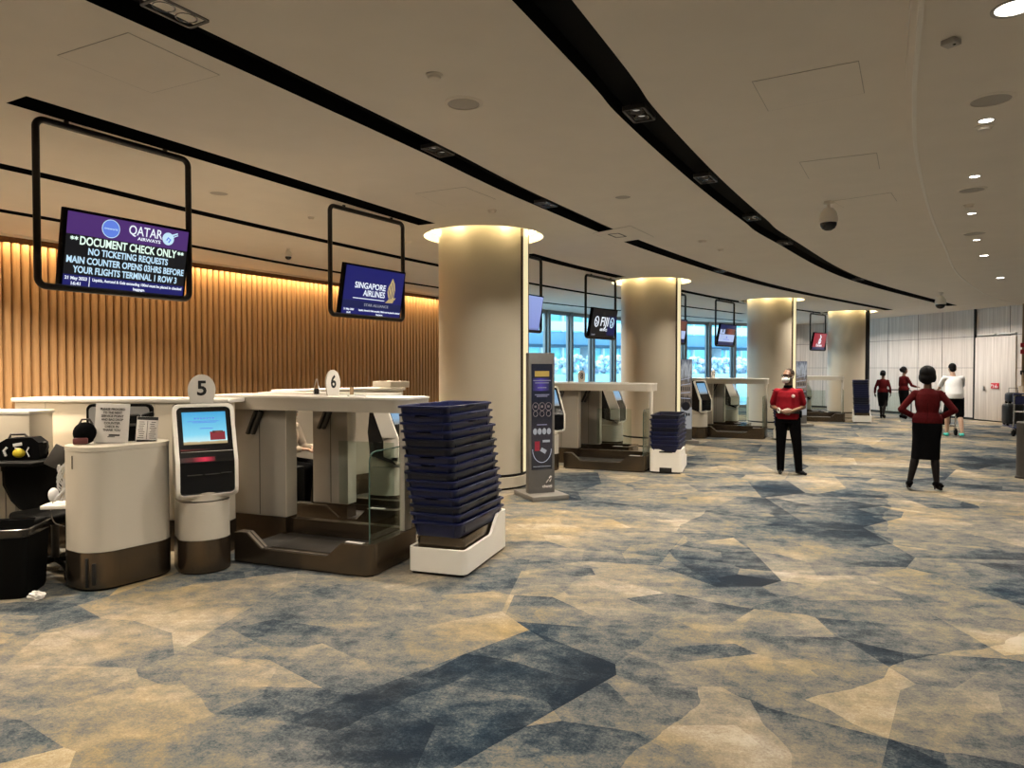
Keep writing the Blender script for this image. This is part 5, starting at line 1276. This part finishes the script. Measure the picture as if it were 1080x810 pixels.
def build_people():
    M['greyhair'] = mat('grey_brown_hair', (.022, .014, .010), .8, var=.3, scale=80, bump=.3, spec=.1); M['maroon'] = mat('dull_maroon', (.10, .02, .02), .6, var=.1); M['gold_badge'] = mat('pale_badge', (.6, .55, .5), .5, var=.05)
    # man in the red polo shirt, hands clasped in front
    J = std(sh_l=V(.165, 0, 1.295), sh_r=V(-.165, 0, 1.295), el_l=V(.225, .04, 1.06), el_r=V(-.235, .04, 1.06), wr_l=V(.07, -.20, 1.00), wr_r=V(-.075, -.20, .995), hd_l=V(-1, -.25, -.12), hd_r=V(1, -.25, -.16), hn_l=V(.1, .9, -.2), hn_r=V(.1, .9, -.2), curl=.7,
            hip_l=V(.09, 0, .86), hip_r=V(-.09, 0, .86), kn_l=V(.135, -.02, .47), kn_r=V(-.10, -.01, .47), an_l=V(.165, .03, .085), an_r=V(-.105, .02, .085), toe_l=V(.245, -.08, .03), toe_r=V(-.10, -.135, .03))
    p = at(830.5, 500, 0)
    t, hp = person('man in a red polo shirt and black trousers wearing a white face mask, hands clasped', (p.x, p.y), R(-24), J, 'polo', 1.63, .008, R(-32), 0, 'thin')
    w = MB(); w.sph((0, 0, 0), (.064, .054, .055)); 
    for v in w.bm.verts:
        v.co.z *= 1-.18*(v.co.y < 0)*0
    q = w.bm; pts = hp(0, -.062, -.048); a = hp(0, 0, 0); b_ = hp(1, 0, 0); ang = math.atan2(b_.y-a.y, b_.x-a.x)
    q.transform(Matrix.Translation(pts) @ Matrix.Rotation(ang, 4, 'Z')); mk = w.build('face_mask', 'mask', t)
    w = MB()
    for s in (-1, 1): w.tube([hp(s*.055, -.06, -.03), hp(s*.080, -.01, -.012), hp(s*.084, .018, .012)], .0028, 6)
    w.build('ear_loop', 'mask', mk)
    w = MB()
    for s in (-1, 1): w.tube([hp(s*.033+.022*math.cos(x), -.098, .012+.016*math.sin(x)) for x in [2*PI*i/14 for i in range(14)]], .003, 6, closed=True); w.tube([hp(s*.055, -.097, .014), hp(s*.080, -.04, .014), hp(s*.083, .01, .01)], .0028, 6)
    w.tube([hp(-.011, -.1, .014), hp(.011, -.1, .014)], .0028, 6); w.build('glasses', 'ink', t)
    w = MB(); w.lathe([(.064, 1.345), (.070, 1.36), (.066, 1.395), (.060, 1.40), (.056, 1.36)], (0, -.004, 0), n=28, close=True); w.build('collar', 'blackcloth', t)
    w = MB(); w.sph((.08, -.128, 1.235), (.026, .008, .026)); w.build('chest_badge', 'gold_badge', t)
    w = MB(); w.tube([V(-.125+.034*math.cos(x)*.5, -.165+.034*math.cos(x)*-.8, 1.01+.034*math.sin(x)) for x in [2*PI*i/18 for i in range(18)]], .010, 6, closed=True); w.build('wristband', 'mask', t)
    w = MB(); w.box((.0, -.0, .975), (.35, .28, .035), bev=.012); w.build('belt', 'black', t)
    w = MB(); w.box((.185, -.03, .95), (.04, .07, .11), bev=.01); w.build('belt_pouch', 'blackcloth', t)
    # woman seen from behind, hands on hips
    J = std(el_l=V(.305, .07, 1.085), el_r=V(-.305, .07, 1.085), wr_l=V(.155, -.045, .985), wr_r=V(-.155, -.045, .985), sh_l=V(.145, 0, 1.300), sh_r=V(-.145, 0, 1.300), hd_l=V(-.45, -.8, -.3), hd_r=V(.45, -.8, -.3), hn_l=V(-.8, .45, 0), hn_r=V(.8, .45, 0), curl=.35,
            kn_l=V(.125, -.02, .475), kn_r=V(-.09, -.01, .475), an_l=V(.195, .03, .115), an_r=V(-.115, .02, .115), toe_l=V(.215, -.11, .03), toe_r=V(-.165, -.10, .03))
    p = at(977, 518, 0)
    t, hp = person('woman with hands on hips, seen from behind in dark red jacket and black skirt', (p.x, p.y), R(150), J, 'suit', 1.66, .008, R(-14), 0, 'bob')
    w = MB(); w.box((0, .132, 1.05), (.004, .006, .26)); w.build('back_seam', 'blackcloth', t)
    # two colleagues further off
    J = std(el_l=V(.23, .03, 1.06), el_r=V(-.23, .03, 1.06), wr_l=V(.26, -.05, .86), wr_r=V(-.22, -.10, .87), kn_l=V(.07, -.09, .48), kn_r=V(-.07, .03, .47), an_l=V(.07, -.10, .115), an_r=V(-.075, .22, .14), toe_l=V(.085, -.25, .03), toe_r=V(-.085, .10, .04))
    p = at(930, 442.5, 0); person('smaller distant woman in dark red jacket walking, left of the pair far off', (12.0, 23.0), R(140), J, 'suit', 1.56, .013, R(0), 0, 'bun')
    J = std(el_l=V(.22, -.04, 1.06), el_r=V(-.22, -.10, 1.07), wr_l=V(.21, -.24, .98), wr_r=V(-.19, -.30, 1.02), hd_l=V(-.1, -1, .1), hd_r=V(.1, -1, .1), hn_l=V(-.2, 0, -1), hn_r=V(.2, 0, -1), kn_l=V(.08, -.07, .48), kn_r=V(-.08, .0, .47), an_l=V(.09, -.03, .115), an_r=V(-.09, .14, .115), toe_l=V(.10, -.18, .03), toe_r=V(-.10, -.01, .03))
    person('distant woman in dark red jacket at the rail, right of the pair far off', (12.62, 22.9), R(100), J, 'suit', 1.68, .013, R(-10), 0, 'bun')
    # man in the white T-shirt leaning on his trolley
    J = std(pelvis=V(0, .06, .93), chest=V(0, -.04, 1.22), neck=V(0, -.10, 1.38), head=V(0, -.16, 1.53), sh_l=V(.175, -.06, 1.325), sh_r=V(-.175, -.06, 1.325), el_l=V(.22, -.26, 1.11), el_r=V(-.22, -.26, 1.11), wr_l=V(.20, -.46, 1.06), wr_r=V(-.20, -.46, 1.06), hd_l=V(0, -1, -.1), hd_r=V(0, -1, -.1), hn_l=V(-.2, 0, -1), hn_r=V(.2, 0, -1), curl=.8,
            hip_l=V(.09, .05, .86), hip_r=V(-.09, .05, .86), kn_l=V(.10, -.12, .50), kn_r=V(-.10, .10, .48), an_l=V(.10, -.12, .09), an_r=V(-.10, .26, .12), toe_l=V(.11, -.27, .03), toe_r=V(-.105, .13, .035))
    person('man in a white T-shirt, black shorts and teal shoes leaning on a luggage trolley', (10.54, 16.95), R(163), J, 'shorts', 1.75, .011, R(0), R(12), 'short')
    # seated colleague between the belts
    J = std(pelvis=V(0, .05, .56), chest=V(0, -.02, .85), neck=V(0, -.04, 1.00), head=V(0, -.08, 1.15), sh_l=V(.185, -.02, .965), sh_r=V(-.185, -.02, .965), el_l=V(.24, -.10, .72), el_r=V(-.24, -.10, .72), wr_l=V(.10, -.32, .74), wr_r=V(-.10, -.32, .74), hd_l=V(-.3, -1, 0), hd_r=V(.3, -1, 0), hn_l=V(0, 0, -1), hn_r=V(0, 0, -1),
            hip_l=V(.10, .02, .53), hip_r=V(-.10, .02, .53), kn_l=V(.11, -.40, .52), kn_r=V(-.11, -.40, .52), an_l=V(.11, -.36, .09), an_r=V(-.11, -.36, .09), toe_l=V(.12, -.50, .03), toe_r=V(-.12, -.50, .03))
    person('seated clerk in a beige jacket, glimpsed in the gap under the nearest bag drop top', (-2.62, 8.15), R(70), J, 'seated', 1.65, .011, 0, R(10), 'short')
    t = thing('stool', 'dark swivel stool under the seated clerk in beige', 'stool', (-2.62, 8.15, 0), R(70)); b = MB(); b.box((0, .05, .385), (.42, .40, .09), bev=.03); b.build('seat', 'matt', t); b = MB(); b.cyl((0, .05, .03), (0, .05, .35), .03); b.lathe([(.24, 0), (.24, .02), (.05, .05)], (0, .05, 0), n=32); b.build('base', 'dgrey', t)
    t = thing('black_bag_box', 'black document case standing in front of the seated clerk in beige', 'case', (-2.40, 7.59, 0), R(-21)); MB().box((0, 0, .30), (.30, .20, .60), bev=.02).build('body', 'matt', t); b = MB(); b.tube([(-.08, 0, .6), (-.06, 0, .66), (.06, 0, .66), (.08, 0, .6)], .01, 6); b.build('handle', 'dgrey', t)

# ================================================================== LIGHT, CAMERA, RUN
def build_light_camera():
    w = bpy.data.worlds.new('daylight'); SC.world = w; w.use_nodes = True
    bg = w.node_tree.nodes['Background']; n = w.node_tree
    tc = n.nodes.new('ShaderNodeTexCoord'); sx = n.nodes.new('ShaderNodeSeparateXYZ'); n.links.new(tc.outputs['Generated'], sx.inputs[0])
    cr = ramp(n, [(0, (.55, .68, .76)), (.5, (.62, .80, .90)), (1, (.45, .70, .92))], sx.outputs['Z']); n.links.new(cr.outputs[0], bg.inputs[0]); bg.inputs[1].default_value = SKY
    # wall-washing line above the slats
    a, c = Vector(SLATS[0]), Vector(SLATS[1]); d = (c-a).normalized(); nrm = Vector((d.y, -d.x)); 
    for k in range(6):
        p = a+d*(3.5+k*2.7+1.35)+nrm*.115
        ld = bpy.data.lights.new('wall_wash', 'AREA'); ld.shape = 'RECTANGLE'; ld.size = 2.7; ld.size_y = .04; ld.energy = LP['wash']*2.7; ld.color = (1, .70, .36); ld.spread = R(130)
        o = bpy.data.objects.new('wall_wash', ld); o.location = (p.x, p.y, H-.04); o.rotation_euler = (0, 0, math.atan2(d.y, d.x)); link(o)
    cam = bpy.data.cameras.new('camera'); cam.sensor_width = 36; cam.sensor_fit = 'HORIZONTAL'; cam.lens = 36*F_PX/1080; cam.clip_end = 300
    o = bpy.data.objects.new('camera', cam); o.location = (0, 0, CAM_H); o.rotation_euler = (PI/2-PITCH, 0, 0); link(o); SC.camera = o
    SC.view_settings.view_transform = 'Standard'; SC.view_settings.look = 'None'; SC.view_settings.gamma = 1; SC.view_settings.use_curve_mapping = False; SC.view_settings.exposure = EXPO
    cy = SC.cycles; cy.use_denoising = True; cy.max_bounces = 8; cy.diffuse_bounces = 5; cy.glossy_bounces = 4; cy.transparent_max_bounces = 12; cy.sample_clamp_indirect = 6; cy.caustics_reflective = False; cy.caustics_refractive = False
SKY, EXPO = 6.0, 0.0
build_mats(); more_mats()
build_people_mats = None
M['maroon'] = mat('dull_maroon', (.10, .02, .02), .6, var=.1)
build_setting(); build_setting2(); build_pillars(); build_ceiling_things(); build_outside()
build_displays(); build_near_desk(); build_rear(); build_units(); build_luggage(); build_people()
build_light_camera()
